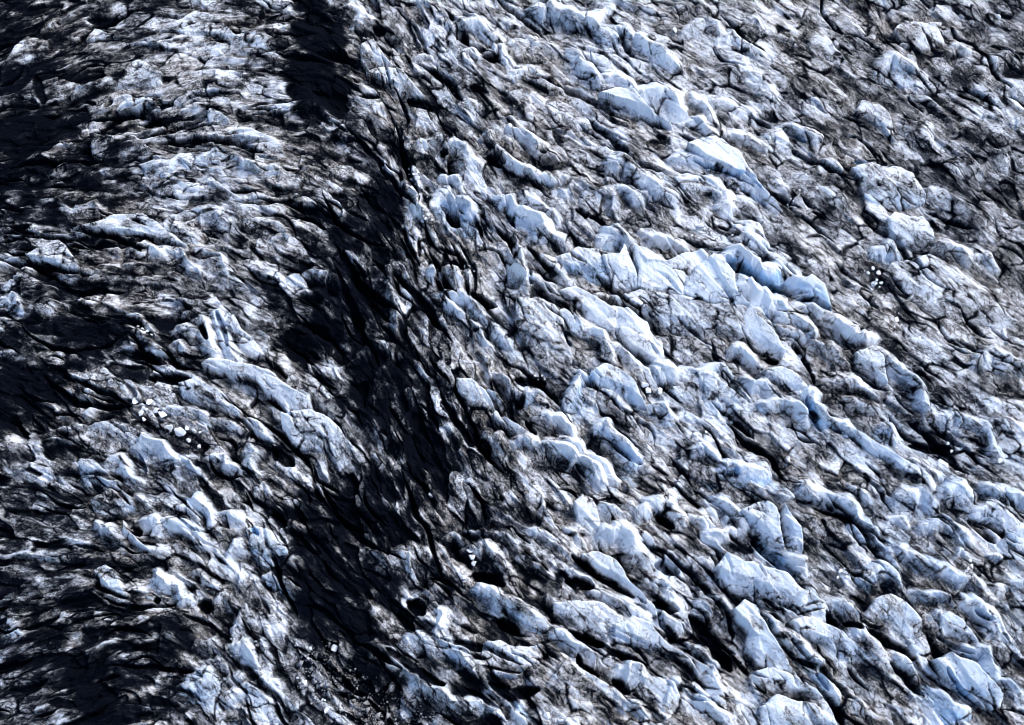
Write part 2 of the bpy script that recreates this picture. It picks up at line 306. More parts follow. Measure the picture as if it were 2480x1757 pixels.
8|5|40|150|l|.42|0|-|-|600,690 720,700 860,820
8|5|30|140|l|.85|.2|ice_block|rounded pale block with a dimpled face, left of the blue-edged fin|460,1040 560,1000 660,1060
8|6|100|30|f|.9|.5|ice_fin|sharp fin with a blue-white edge snaking down the bottom middle|640,880 650,980 720,1080 820,1170 890,1250
8|6|40|160|s|.85|0|serac|square-faced white block between dark cracks, bottom middle|980,1110 1080,1060 1200,1070 1330,1090
8|3|15|40|l|.8|.4|-|-|950,1240 1100,1260 1220,1290
8|7|40|170|r|.85|.1|serac|fractured white ridge end over a black hollow, lower middle|1460,790 1540,790 1640,800 1760,830 1900,900
8|8|40|140|l|1.13|.1|ice_ridge|brightest broad white hump continuing right from the fractured ridge end|1860,930 1960,890 2080,950 2200,1060 2285,1150
8|5|30|90|l|.85|.1|ice_ridge|pale ridge along the black cleft under the bright hump|1400,960 1480,1000 1580,1100 1820,1160
8|5|30|130|r|.85|0|-|-|1640,1130 1740,1120 1830,1160
8|6|40|140|r|.9|.1|serac|white tapering serac under the black cleft, bottom right of centre|1880,1220 1960,1200 2060,1290
8|6|40|220|s|.7|0|ice_slab|flat tan grey plate with a straight crack at the bottom centre|1480,1250 1580,1200 1720,1280 1800,1340
8|4|30|150|l|.7|0|-|-|1760,1420 1850,1370 1890,1420
8|6|25|70|f|.8|.1|ice_fin|very long thin curved fin in the dark bottom left of centre|160,1050 250,1060 350,1180 470,1270 640,1370 780,1410 1000,1520
8|6|40|60|f|.7|.1|ice_fin|dirty fin running off the bottom edge at the centre|960,1290 1060,1390 1170,1480 1240,1600
8|4|30|70|l|.75|.5|-|-|1680,730 1820,770 1960,840 2060,880
8|4|30|100|r|.75|.1|-|-|1910,1430 1990,1460 2050,1560
8|6|40|200|l|.95|.1|-|-|2200,1320 2290,1350
8|4|30|60|l|.8|.3|-|-|2080,790 2160,860 2285,940
8|4|30|70|r|.5|0|-|-|670,370 760,330 850,440
8|3.5|15|40|f|.7|0|-|-|1520,600 1560,575 1640,630 1710,670
9|5|30|60|l|.95|.2|-|-|280,100 350,170 430,270
9|8|40|220|l|.95|.4|serac|tall white serac with a small blue hole near its top|440,170 560,130 640,200 680,330
9|8|30|180|r|1.13|.2|serac|white cliff-like serac with jagged right side beside dark rubble|690,170 760,220 800,290 790,420
9|4|25|60|l|1.13|.1|ice_block|white capped block stacked at the foot of the cliff-like serac|740,490 830,500 850,560
9|3|20|70|l|.9|.5|-|-|770,570 830,570 850,590
9|4|30|60|l|1.13|0|ice_mound|bright white bone-shaped ice atop dirty crumbled ice|190,310 280,310 380,300
9|3|20|40|l|1.13|0|-|-|60,240 130,250 180,300
9|9|60|150|l|1.13|.3|ice_ridge|largest white ridge with three straight cracks across its top, lower right|290,500 360,470 440,510 560,560 680,600 780,680
9|8|40|150|l|.9|.2|serac|rounded ridge end with two deep horizontal cracks|780,780 870,740 925,830
9|7|50|200|r|.78|.5|serac|blue-grey dirty face below the horizontal cracks|750,920 880,880 1000,960 1110,1050
9|8|40|150|l|1.1|.3|ice_ridge|long bright white finger with a thin blue seam along it, lower right|370,840 430,800 510,840 560,950 640,1080 750,1260
9|5|20|40|l|.8|.5|-|-|590,900 650,950 720,1050 800,1170
9|6|30|60|l|.85|.5|ice_fin|narrow rib with a dark blue slit on its left, beside the long white finger|700,990 780,1050 860,1160 960,1280 1060,1420
9|5|40|150|l|.7|0|-|-|160,800 230,770 330,830
9|6|40|130|l|.9|.1|serac|wide white ice below the long finger, with an oval hole at its right|490,1260 620,1240 760,1290 900,1400 960,1460
9|7|40|150|s|.95|.1|serac|white angular plateau at the bottom edge, lower right|550,1500 640,1430 760,1470 900,1490 1000,1600
9|6|40|130|l|.9|.1|ice_ridge|pale ridge left of the black hollow in the lower right|0,1080 120,1120 220,1230 280,1370
9|5|30|90|l|.85|.1|-|-|20,1350 120,1370 220,1480 310,1560
9|5|30|120|l|.9|.1|ice_mound|pale mound right of the two horizontal cracks|980,800 1080,770 1190,860
9|6|40|220|l|.83|.1|serac|round mottled cream serac with a tiny blue nick on top, lower right|1310,790 1400,760 1490,800 1580,900
9|5|40|150|l|.65|0|-|-|1150,1020 1220,1000 1320,1090 1380,1160
9|5|40|170|l|.7|.9|serac|smooth blue ice face under a grey cap|1240,600 1340,560 1440,600 1500,700
9|5|30|120|r|.8|.7|serac|jagged blue ice wall with little horns|1510,720 1580,710 1650,720 1780,740 1850,790
9|6|40|150|l|1.13|.2|serac|rounded white ice loop around a dark slot, lower right|1900,790 1980,780 2070,860 2120,950
9|4|25|100|r|.95|.1|-|-|1670,890 1700,860 1740,900
9|6|30|150|l|1.13|.1|serac|white cracked boulder-like serac left of the slotted loop|1750,880 1830,870 1900,930 1970,1030
9|5|25|100|l|.95|.7|ice_ridge|blue-edged white tongue right above the broad cracked slab|1920,1100 2040,1100 2080,1200 2120,1270
9|8|50|200|s|1.13|.4|ice_slab|broad smooth white slab with a deep turquoise crack along its left, bottom right|1730,1190 1830,1160 1960,1210 2080,1310 2140,1400
9|4|30|60|l|.9|.8|ice_ridge|blue-white lip on the near side of the turquoise crack|1720,1390 1800,1470 1900,1530
9|4|40|120|l|.8|.1|ice_mound|rounded speckled lump near the bottom right|1140,1490 1200,1460 1270,1500
9|6|40|90|l|.85|.4|ice_ridge|long straight bluish ridge with a pale left edge, upper part of the lower right|850,20 950,60 1100,120 1200,240 1310,320
9|3|25|50|l|.95|.1|-|-|1140,20 1190,60 1250,110
9|5|40|130|l|.8|.3|-|-|1500,50 1600,40 1700,120
9|5|40|150|l|.75|.3|-|-|1760,30 1840,20 1950,90
9|5|40|150|l|.9|.2|ice_mound|rounded white mound by the right edge, below a blue-grey cleft|2030,170 2100,150 2200,200 2270,250
9|2.5|20|60|l|.9|.2|ice_block|white peaked block sitting on speckled gravel|1420,240 1480,230 1505,280
9|3|15|60|f|.95|.2|ice_block|little white pyramid beside a scatter of crumbs, at the right|1850,490 1890,460 1910,520
9|2.5|15|60|r|.95|.3|-|-|2060,490 2110,490 2115,510
9|5|40|100|l|.72|.3|ice_ridge|long dirty blue ridge slanting toward the right edge, lower right|1410,400 1600,490 1800,600 2000,680 2080,770
9|3|30|80|l|.7|.4|-|-|2160,690 2285,670
9|4|30|70|l|.75|.4|-|-|1330,390 1400,450 1460,580
9|3|20|60|r|.8|.2|-|-|2080,680 2140,720
9|4|30|60|l|.8|.2|-|-|1400,1130 1480,1160 1560,1260
9|3|25|60|l|.75|.3|-|-|2050,1010 2110,990 2170,1030
9|4|30|110|l|.7|.1|-|-|2140,1320 2200,1310 2285,1390
9|5|30|100|r|.9|.5|-|-|2070,30 2180,50 2285,110
9|4|40|120|l|.75|.2|-|-|1640,260 1750,250 1900,330
9|4|40|90|l|.85|.1|-|-|2200,330 2285,260
9|2.5|20|50|l|1.13|0|-|-|130,190 160,240
9|2.5|20|50|l|1.13|0|-|-|200,190 220,240"""
POLYS = """# tile|part of the label|x,y,z ...   broad faces, corner by corner
5|scooped bright white facet|1975,25,7.5 2065,140,7 2210,150,7 2300,90,7.5 2420,70,7.5 2440,110,7.2 2340,250,5 2305,370,4 2020,300,4
6|tall smooth white dome|200,105,9 255,120,9 340,220,8.5 370,340,7 480,430,5.5 330,430,4.5 150,400,4 30,365,4 40,290,5 110,160,8
6|large grey dirt-streaked slope|-440,385,4 -245,330,4.2 0,375,4.2 180,415,4.4 400,440,5 520,450,5.2 620,590,4 690,730,2 640,800,.5 540,770,0 300,710,0 0,660,0 -170,610,0 -330,520,1
5|clean white pointed slab|1855,470,5 1900,475,5 1990,560,4.2 2050,620,3.4 2125,720,2 2000,735,.5 1910,690,.5 1880,600,2
5|tall wide mottled grey face|1195,400,6 1340,395,6.5 1430,440,6 1500,560,5 1560,760,3 1540,860,1 1400,940,0 1300,800,.5 1200,620,2.5
4|broad pale face ending in a sharp|1885,1145,6 2080,1135,6 2150,1170,6 2280,1290,5 2400,1440,3 2430,1500,2 2280,1560,.5 2180,1440,1 2020,1400,1 1900,1260,3
3|great smooth white ridge tapering|60,960,5.1 200,905,5.5 290,930,5.5 390,1030,5.1 500,1160,4.7 570,1260,4.2 660,1380,2.5 600,1410,0.85 540,1330,2.1 430,1200,2.5 300,1110,2.5 150,1050,3
9|largest white ridge|260,560,6 320,470,7.5 440,520,7.5 560,560,7.5 700,610,7 775,680,6.5 870,750,6 930,820,5 920,880,3.5 760,900,2 640,880,1 430,780,.5 300,700,2
9|long bright white finger with|360,850,7 430,795,7.5 510,840,7 580,960,6.5 660,1100,5.5 760,1260,4 640,1270,2 500,1200,1.5 440,1120,1.5 430,1000,3 380,960,3
9|broad smooth white slab with a deep|1720,1190,6 1830,1155,7 1960,1210,7 2100,1330,6 2150,1410,5 2120,1500,3 2000,1520,2 1900,1420,3 1780,1300,4
8|big clean white ridge above a long|1630,480,6 1740,450,7 1840,490,7 1900,580,6 1960,680,5 2030,770,3.5 1950,760,1.5 1860,690,2 1750,600,2.5
8|brightest broad white hump|1860,960,6 1960,885,7 2080,940,7 2150,1030,6.5 2285,1130,6 2420,1290,4 2285,1210,2 2160,1180,2 2000,1120,2 1880,1080,2.5
8|flat tan grey plate|1500,1200,5.5 1600,1210,5.5 1720,1280,5 1800,1340,5 1760,1420,3 1660,1500,1.5 1500,1540,.5 1390,1440,1.5 1400,1370,3
8|square-faced white block|980,1070,5 1080,1060,5 1240,1090,4.6 1340,1080,4.6 1350,1200,2.5 1250,1290,1.5 1080,1250,2 960,1230,2
3|broad flat-topped pale slab|1450,190,2.4 1500,130,2.7 1600,160,2.7 1730,140,2.7 1735,290,1.5 1600,330,0.9 1480,290,0.9
3|beige kite-shaped slab|1180,730,2.4 1215,665,2.7 1320,700,2.7 1390,760,2.4 1430,940,1.2 1350,880,0.6 1240,800,1.2
3|two-lobed pale blue serac|1385,1460,3 1440,1415,3.3 1530,1440,3 1590,1430,3.3 1670,1530,3 1690,1640,1.8 1600,1680,0.6 1500,1640,0.9 1400,1640,0.6
3|big rounded bluish serac|1150,1100,3 1300,1085,3.6 1450,1120,3.6 1560,1160,3.6 1620,1290,3 1610,1340,2.4 1400,1400,0.9 1240,1330,1.2 1200,1200,2.1
6|broad smooth pale blue-grey ice slope|1350,250,1.8 1450,150,2.4 1680,110,2.7 1830,190,2.7 2000,330,2.4 2220,530,1.8 2150,650,0.3 1900,580,0.3 1640,470,0.3 1450,350,0.6
5|big white face with a blue shadowed|1690,880,6 1800,830,6.5 1930,900,6 2020,1030,5 2050,1110,2 1930,1100,1 1780,1040,1 1700,960,3
1|smooth bright white slab tilting|1575,880,4 1600,850,4.5 1700,860,4.5 1830,920,4 1880,980,3.5 1840,1070,1.5 1740,1060,1.5 1630,980,2
5|pale upright serac with veined|800,930,6 900,935,6 960,990,5.5 1040,1020,5 1110,1100,3 1020,1150,1 900,1180,.5 810,1120,1.5
6|white faceted serac with cracks|480,430,6 540,510,6 620,590,5.5 690,730,4 650,800,1 550,760,1 430,640,2 380,560,3
6|smooth pointed white headwall|750,230,6.5 830,240,6.5 880,215,7 960,290,6 990,390,5 1000,490,3 900,440,2.5 760,400,2 680,290,3
6|white block with straight parallel|1180,750,5 1300,700,5.5 1350,800,5 1375,940,3.5 1320,960,1.5 1180,860,2
2|broad grey wedge|200,480,4.5 300,440,5 430,460,5 500,540,4.5 570,640,3 480,690,1 380,690,.5 340,560,2
2|tan triangular serac face|130,300,4.5 220,245,5 330,400,4 200,470,1 140,430,1.5
4|pale serac with a smooth face|170,90,5 300,20,5.5 400,30,5.5 480,110,5 530,230,2 430,290,.5 280,200,1
7|rounded serac with a pale blue top|1640,330,5.5 1700,290,6 1790,320,6 1900,450,4.5 1880,560,2 1750,600,1 1690,480,3
7|smooth elongated pale lump|610,600,4.5 690,555,5 760,600,5 850,740,3.5 850,830,2 800,890,.5 700,780,1 650,680,2.5
7|pale broad plate of ice|1660,1340,5 1750,1300,5 1830,1310,5 1900,1480,3 1920,1600,2 1700,1600,1 1640,1450,2.5
9|tall white serac with a small blue hole|420,190,6.5 560,130,7 620,170,7 670,270,6 690,440,3 560,400,1.5 480,310,2.5
9|white cliff-like serac|680,150,7 740,220,7 805,290,6.5 800,440,4.5 830,560,2 740,520,1.5 690,330,3
9|blue-grey dirty face below|750,930,5 880,880,5.5 1000,960,5 1120,1050,4 1300,1180,2.5 1200,1290,0 1000,1200,0 860,1110,.5
9|round mottled cream serac|1310,780,5 1400,755,5.5 1490,790,5 1600,920,4 1600,1050,1.5 1450,1080,.3 1300,980,.5 1210,920,2
1|long pale whaleback|480,620,2 530,570,3.5 640,530,4 780,470,4.5 930,410,4.5 1050,470,4 1040,560,2 900,600,1 760,630,.5 640,610,1.5 480,680,.5
5|white serac split from|1770,100,6 1860,90,6 1900,20,6 1960,180,4.5 2010,300,3.5 1840,350,2 1800,220,3.5
5|blue-tinted hollow face|1450,120,5 1600,40,5.5 1740,60,5.5 1780,200,3.5 1810,330,1 1600,270,.5
6|wide pale ridge descending|1090,1240,5 1230,1300,5 1350,1360,5 1510,1480,4 1640,1620,3 1480,1590,1 1300,1480,1 1150,1380,1
7|blue-grey serac with a curved pale rim|600,120,4 640,90,5 760,30,5 870,100,4.5 900,170,3 760,260,.5 650,220,1
4|blue-shadowed serac with a sharp|525,1460,5 620,1465,5 700,1540,4.5 790,1624,4 700,1700,1 560,1700,.5 535,1580,2
8|white upright serac with veined|1565,120,5.5 1630,90,6 1700,120,5.5 1770,430,2 1720,420,1 1610,300,1.5
4|white fractured ridge right|1180,960,4 1300,930,5 1450,1000,5 1590,1140,4 1560,1230,1 1350,1120,1 1200,1040,2
1|comb-edged ridge|1300,1060,4.5 1460,990,5 1640,1050,5 1790,1110,5 1990,1190,4 1980,1240,1.5 1800,1260,.5 1500,1200,1 1330,1150,2
1|long white ridge with a scalloped|470,1510,4 620,1475,5 760,1430,5 930,1420,5.5 1070,1500,5 1230,1624,4 1100,1650,1 900,1600,1 700,1590,1 540,1580,1.5
4|long bright white ridge running|1350,830,4 1400,790,5 1530,805,5.5 1690,845,5.5 1790,870,5.5 1950,1000,5 2040,1010,5 2060,1130,3 1900,1140,1 1780,1000,1.5 1640,930,1 1480,900,1 1370,890,1.5
2|long bright white ridge broken|1750,610,4.5 1850,580,5 1920,590,5 2040,690,4.5 2200,790,3.5 2210,840,1.5 2000,770,1 1830,680,1
5|pale rounded ridge crossed|1480,340,5 1600,325,5.5 1720,390,5 1850,490,4.5 1890,700,1 1780,640,.5 1600,480,1 1500,430,2
6|rounded blue-white serac|555,860,4.5 680,840,5 800,900,5 840,970,4 790,1100,1 680,1040,1 590,960,1.5
3|oval pale mound cracked|840,260,1.8 900,230,2.4 980,250,2.4 1060,330,2.1 1110,400,1.5 1030,440,0.6 900,390,0.6 850,320,0.9
8|fractured white ridge end|1450,790,5 1540,785,5.5 1640,795,5.5 1760,820,5.5 1880,890,5 1870,1040,2 1760,1110,.5 1560,1000,1 1460,940,1.5
9|wide white ice below|490,1260,4.5 620,1235,5 760,1280,5 900,1390,4.5 980,1480,3 800,1440,1 600,1440,.5 480,1380,1.5
9|white angular plateau|540,1510,4.5 640,1420,5 770,1460,5 900,1490,5 1010,1600,4 900,1680,1 560,1680,1
9|white cracked boulder-like|1740,890,4.5 1800,860,5 1900,920,5 1980,1040,4 1960,1090,2 1800,1060,1 1720,1040,1.5
5|rounded ridge with a smooth cream|1010,1160,4.5 1050,1135,5 1130,1180,5 1230,1270,4.5 1340,1370,3 1270,1400,1 1170,1320,1.5 1060,1230,2
1|jagged arched ridge|1090,200,4 1180,130,5 1310,75,5.5 1420,115,5.5 1560,215,5 1700,260,4.6 1720,190,5 1810,250,5 1830,330,3 1780,420,.5 1600,380,.5 1400,280,1 1200,260,1
1|dim bluish ice slope|20,420,3 100,310,4 180,250,4.5 300,270,4 310,400,1 200,520,.5 60,700,0 0,600,1
1|dusky mound with a ragged|570,260,3.5 640,190,4 830,230,3.5 860,260,2 660,320,.5 590,310,1
1|curtain-like grey ridge|600,890,4 740,900,4 780,930,3.8 880,890,4 980,980,3 1080,1100,.5 900,1130,0 700,1110,0 620,1000,2
1|rounded grey facet|760,740,3 870,640,4 1000,650,4 1060,720,3.5 1000,780,1 880,730,1 800,800,.5
1|small kite-shaped grey slab|1150,670,3 1240,605,4 1345,590,3.5 1350,660,2 1260,735,.5
1|tan ribbed face hanging|1360,725,4.5 1430,735,4.5 1520,790,4 1520,860,1 1400,890,.5
5|small blue-sided serac left|1470,480,4.5 1560,470,5 1630,530,4.5 1650,680,1 1560,650,1 1490,590,2
7|white upright fin with|820,250,5 880,330,5 990,450,4 980,500,1 900,440,1 840,360,1.5
4|broad grey-streaked right|1440,500,5 1560,510,5.5 1680,640,4.5 1750,790,2.5 1600,790,.5 1530,680,2"""
PITS = """# tile|width(zoom px)|depth m|blue|points   hollows, holes, cracks
1|70|1|0|240,520 280,680
1|70|1.2|0|600,150 720,160 800,150
1|35|1.5|0|560,680 640,690
1|45|2|0|700,720 760,680
1|16|1.2|.6|1740,1065 1850,1080
2|30|1.5|0|150,655 260,670
2|70|2|0|470,680 620,730
2|60|3|0|960,380 1060,400
2|45|3|0|690,1030 730,1040
2|30|2.5|0|1350,1030 1390,1040
2|70|4|0|720,1420 800,1490
2|50|3|.2|1580,1420 1660,1450
2|30|2|.2|1130,1440 1180,1520
2|70|3|0|1000,1060 1100,1110
2|40|2|0|880,610 1000,640
2|60|2.5|0|240,200 310,230
3|14|1.5|.8|80,1090 230,1140 420,1190 520,1280
3|12|1.2|.9|750,910 820,945
3|22|1.2|1|1160,1060 1280,1090 1430,1110
3|30|2|0|1840,250 1960,290 2030,380 2080,490 2180,600
4|70|4|0|1000,925 1150,935 1260,945
4|40|3|.4|1450,520 1500,640 1540,740
4|36|3|.3|1350,600 1400,700
4|22|2|.2|1780,1060 1880,1140
4|90|4|0|1820,1400 1950,1500
4|30|3|.5|930,1430 960,1560
5|60|4|0|900,360 980,420 1050,440
5|45|3|0|700,70 790,80
5|45|3|0|740,150 820,180
5|28|3|.4|1280,230 1280,340
5|36|3|.1|1260,60 1330,160 1410,240
5|70|3.5|0|950,1350 1000,1430
5|50|2.5|.3|1240,1060 1200,1110
5|80|3|0|1180,930 1300,960 1370,960
5|40|3|.6|1820,1370 1930,1460 2020,1500
5|40|3|.1|1250,1200 1310,1310
5|24|2|.8|1660,910 1700,980
5|20|2|.9|1510,650 1560,720
6|50|4.5|1|290,160 380,220 480,270 600,320 700,370
6|40|2.5|.8|760,420 880,440 980,490
6|26|2|.5|550,520 610,590
6|40|2.5|.1|560,800 640,820
6|30|2.5|1|830,1080 850,1180 920,1290
6|60|2|0|1540,1370 1700,1390 1900,1400
6|30|2|0|760,720 840,830 880,960
6|30|1.5|.9|360,1540 380,1580
7|50|3|.3|890,300 930,350
7|80|3|0|1340,830 1420,850
7|60|1.2|0|340,1480 500,1500
7|26|1.5|.9|1700,330 1740,380
7|22|1.5|.8|1330,1290 1360,1320
7|40|2.5|.2|1040,800 1080,790
7|100|1|0|450,1350 560,1180
8|60|3.5|0|1520,670 1640,690 1700,710
8|45|3.5|.2|1540,1000 1700,1080 1850,1150 2050,1230
8|45|3.5|.2|1560,500 1720,620 1870,720 1960,770
8|28|2|.8|1090,870 1210,935
8|70|4|0|900,620 1100,700
8|70|4|0|1060,930 1200,990
8|90|4|0|480,800 560,880
8|50|3|0|2130,240 2230,310
8|70|4|.4|2120,560 2270,600
8|40|3|0|1590,1160 1610,1230 1740,1290
8|60|3|0|1840,1320 1930,1400
8|20|1.5|.1|960,1235 1100,1265 1220,1285
8|60|3|.1|2090,800 2250,860
8|80|4|0|1020,1350 1150,1430 1330,1400
8|60|3|.1|330,1130 500,1260 700,1370
9|26|2.5|.5|1940,870 2040,940
9|22|5.5|1|1740,1260 1850,1390 1970,1495
9|24|2.5|.8|570,930 640,1060 740,1200
9|24|2.5|.5|720,1060 800,1160 880,1250
9|16|1.5|.9|490,890 560,960
9|60|4|.9|480,400 600,500 720,590 760,640
9|20|1.5|.6|515,155 540,180
9|24|2|.2|780,1310 810,1360
9|90|4|.1|60,900 200,1060 320,1250
9|12|1|0|780,850 920,830
9|12|1|0|760,900 830,880 920,870
9|12|1|0|460,550 540,665
9|40|2.5|.3|1090,950 1200,990
9|50|2.5|.1|1240,990 1400,1080 1560,1180
9|26|2|.6|1700,1040 1850,1120 1930,1150
9|30|2.5|.8|880,1290 960,1400
9|60|2.5|.2|1930,260 2080,400
9|40|2|0|940,880 1040,960"""
BLOCKS = """# tile|group|label|x,y,width ...
4|tumbled ice blocks under the dark left ridge|angular white ice block at the top of the tumbled heap|905,1080,70
4|tumbled ice blocks under the dark left ridge|chunky white ice block right of the topmost one in the tumbled heap|1000,1092,66
4|tumbled ice blocks under the dark left ridge|long flat white block, the cleanest of the tumbled heap|1092,1180,80
4|tumbled ice blocks under the dark left ridge|squat white block at the left foot of the tumbled heap|942,1162,54
4|tumbled ice blocks under the dark left ridge|small pale blocks packed in the middle of the tumbled heap|958,1128,36 975,1138,30 1040,1142,44 1062,1138,34 1065,1160,30 965,1205,40
4|tumbled ice blocks under the dark left ridge|flat pale block just above the large slabby one in the heap|1125,1262,72
4|tumbled ice blocks under the dark left ridge|large slabby pale block at the lower end of the tumbled heap|1205,1290,92
4|tumbled ice blocks under the dark left ridge|greyish upright block standing below the tumbled heap|1258,1340,48
4|tumbled ice blocks under the dark left ridge|rounded block alone in the dark below the tumbled heap|1330,1386,44
4|tumbled ice blocks under the dark left ridge|small blocks strung out right of the slabby block|1250,1266,40 1290,1272,30 1335,1290,28
4|small tumbled blocks in the dark left|small grey blocks lying in a row under a blue-faced fin|925,585,34 955,600,36 985,612,34 1010,635,28 965,625,26
2|white ice crumbs by the black hollow|large white crumb of ice beside the black hollow|525,1190,46
2|white ice crumbs by the black hollow|small white ice crumbs strewn beside the black hollow|470,1130,24 500,1165,26 485,1200,30 515,1230,22 590,1315,20 565,1400,22 600,1440,34 620,1470,26 580,1460,26 545,1300,22 470,1165,16
5|white ice crumbs on the grey ledge|white ice crumbs on the grey ledge right of the dark gully|845,185,34 868,180,26 842,215,24 868,225,28 885,245,24 860,240,18 905,215,18
5|white crumbs on the gravel pool|small white crumbs on the rim of the black gravel pool|1310,912,20 1357,912,22 1375,935,18 1330,930,12 1178,887,14
5|rounded blocks on the white face|rounded pale block, leftmost of three beside the big white face|2040,975,70
5|rounded blocks on the white face|white sharp-edged block, rightmost of three beside the big white face|2142,1015,58
5|rounded blocks on the white face|grey-white block, lowest of three beside the big white face|2062,1020,52
6|white blocks in the right-hand gully|upper cube-like white block in the bright cluster on gravel|1274,198,38
6|white blocks in the right-hand gully|upper right white block in the bright cluster on gravel|1314,228,44
6|white blocks in the right-hand gully|largest low white slab in the bright cluster on gravel|1282,305,62
6|white blocks in the right-hand gully|small white chips of the bright cluster on gravel|1244,226,34 1222,214,14 1298,274,32 1330,292,36 1268,334,22 1186,296,14 1320,320,16
6|white blocks down the gully|lone white spindle-shaped block lower down the gravel gully|1435,533,50
6|white blocks down the gully|white rounded block by the dark streaked gravel|1590,660,30
6|white blocks down the gully|tiny white chips lying near the lone spindle-shaped block|1447,495,14 1418,583,20 1465,574,18 1543,597,20
6|-|single bright white block at the head of a black gravel cleft|790,790,56
6|white blocks in the black cove|largest white block in the black gravel cove at the right|1842,1400,50
6|white blocks in the black cove|small white blocks around the largest one in the black cove|1772,1362,32 1880,1384,30 1802,1418,34 1975,1390,14 1825,1385,16
6|-|upright pale block at the end of the black cove|2125,1480,54
6|white blocks above the brown hollow|pale slab-like block, largest of the few above the brown hollow|300,1180,50
6|white blocks above the brown hollow|small white blocks near the slab-like one above the brown hollow|205,1188,30 328,1224,34 165,1290,26
6|-|grey-white block left of the brown hollow|96,1305,54
3|white blocks on the dark gravel|lone white block at the top of the dark gravel patch|600,1175,24
3|white blocks on the dark gravel|lone white block below the topmost on the dark gravel patch|655,1228,28
3|white blocks on the dark gravel|small white chips in a tight cluster by the tip of the great ridge|710,1368,22 735,1382,24 722,1350,14 740,1360,14 788,1268,20 718,1143,12 715,1385,14
3|ice rubble behind the jagged wall|white rounded chunk, largest in the rubble near a jagged white wall|130,1510,54
3|ice rubble behind the jagged wall|white chips around the largest chunk near the jagged wall|95,1440,16 120,1475,22 150,1535,28 180,1545,24 110,1550,20 200,1560,22 340,1570,22 70,1575,30 215,1580,26 135,1555,18
3|-|single white disc-like block on grey ice at the far upper right|2115,115,44
2|-|bright white oval block alone on grey gravel near the top|2235,212,66
8|stacked pale blocks|uppermost of three stacked pale blocks beside the mottled ridge|875,460,46
8|stacked pale blocks|large middle block of three stacked beside the mottled ridge|890,502,62
8|stacked pale blocks|lowest of three stacked blocks beside the mottled ridge|905,545,48
8|-|small bright white block lodged on the streaky column|342,492,40
8|-|pointed grey block standing at the bottom edge|1390,1560,54
8|-|thin white upright block at the bottom edge|1480,1590,44
8|-|pale striped block on dark ice near the black centre|620,92,52
8|-|little grey block lying below the three stacked ones|838,640,44
7|pale blocks on the rubble heap|white pointed block topping the rubble heap at the bottom|2070,1110,34
7|pale blocks on the rubble heap|white rounded block at the upper right of the rubble heap|2230,1110,54
7|pale blocks on the rubble heap|small pale blocks around the foot of the rubble heap|2010,1165,32 2045,1340,34 2180,1530,50 2150,1455,22 2165,1460,20 1985,1310,22
9|white crumbs by the little pyramid|white crumbs lying under the little white pyramid|1925,530,30 1915,580,36 1935,560,26 1900,600,30 1940,575,18
9|pale stones in the brown hollow|round pale blocks in the dark brown hollow under blue pools|1060,600,40 1100,640,34 1125,615,22 1130,660,28 1040,640,26 1085,580,20 1110,690,26
9|-|small pale block on the dirty ice right of centre|1215,522,22
6|-|white wedge-shaped block at the edge of the grey gravel plain|2140,1445,24"""
RUBBLE = """# tile|density per m2|size m|label|polygon
8|5|.5|pale coarse ice rubble filling the dark trough at the bottom left|0,1230 130,1370 300,1460 390,1560 620,1560 650,1624 0,1624
7|6|.5|pale coarse ice rubble heaped at the bottom of the black gully|1960,1120 2060,1050 2230,1100 2285,1250 2285,1480 2150,1440 2040,1290
5|4|.3|sandy ice grit spread beside the two white fingers|590,620 680,600 860,680 1050,740 1200,720 1260,860 1100,850 930,900 680,880 600,800
2|3|.3|brown ice grit in the wide hollow near the top|690,470 900,500 1200,520 1500,620 1700,720 1800,850 1500,850 1250,760 1000,600 720,560
6|4|.35|white gritty ice over the speckled mounds|900,900 1080,920 1280,1040 1270,1120 1100,1110 960,1010
6|3.5|.3|speckled grit beneath the grey ridge on the right|1280,1130 1420,1200 1560,1270 1520,1380 1380,1300 1200,1200
9|4|.3|white speckled grit on the upper slope of the lower right|1190,80 1330,90 1480,180 1500,330 1640,420 1600,480 1450,380 1300,260
3|3.5|.3|brown grit in the dark gully of the upper right|560,270 760,290 850,420 700,470 640,400
5|4|.35|gritty white rubble under the ring-shaped ridge|970,1500 1130,1540 1400,1560 1400,1624 960,1624
8|4|.35|gritty white rubble below the ring-shaped ridge's foot|1020,0 1250,20 1330,80 1260,110 1080,90
4|4|.35|pale gritty ice among the tumbled blocks|900,1140 1080,1160 1250,1250 1420,1330 1350,1380 1180,1300 1000,1250"""
# how clean (9) or debris-covered (0) the ice is, left-side vignette painted in as cover, 18 x 12 patches of the glacier
CLEAN_VIGNETTE = ["234640556777665564", "226650444678764445", "124464245556864554", "234663156656753653",
         "334652236678886465", "312440135677787566", "134575124678775644", "345436313666566647",
         "246651123576665667", "334661233376574566", "222451145477476666", "312563242556675575"]
# direction in which the ice is drawn out (degrees below horizontal), 6 x 4
FLOW = [[-20, -2, 52, 28, 38, 42], [5, 25, 60, 40, 38, 40], [28, 38, 62, 42, 38, 38], [-14, 48, 40, 38, 42, 45]]
ROUGH = [[.8, .95, .85, .6, .35, .3], [.95, 1, 1, .85, .5, .3], [1, 1, 1, 1, .75, .4], [1, 1, 1, 1, .95, .75]]
HS = 1.0

rng = np.random.default_rng(7); random.seed(7)

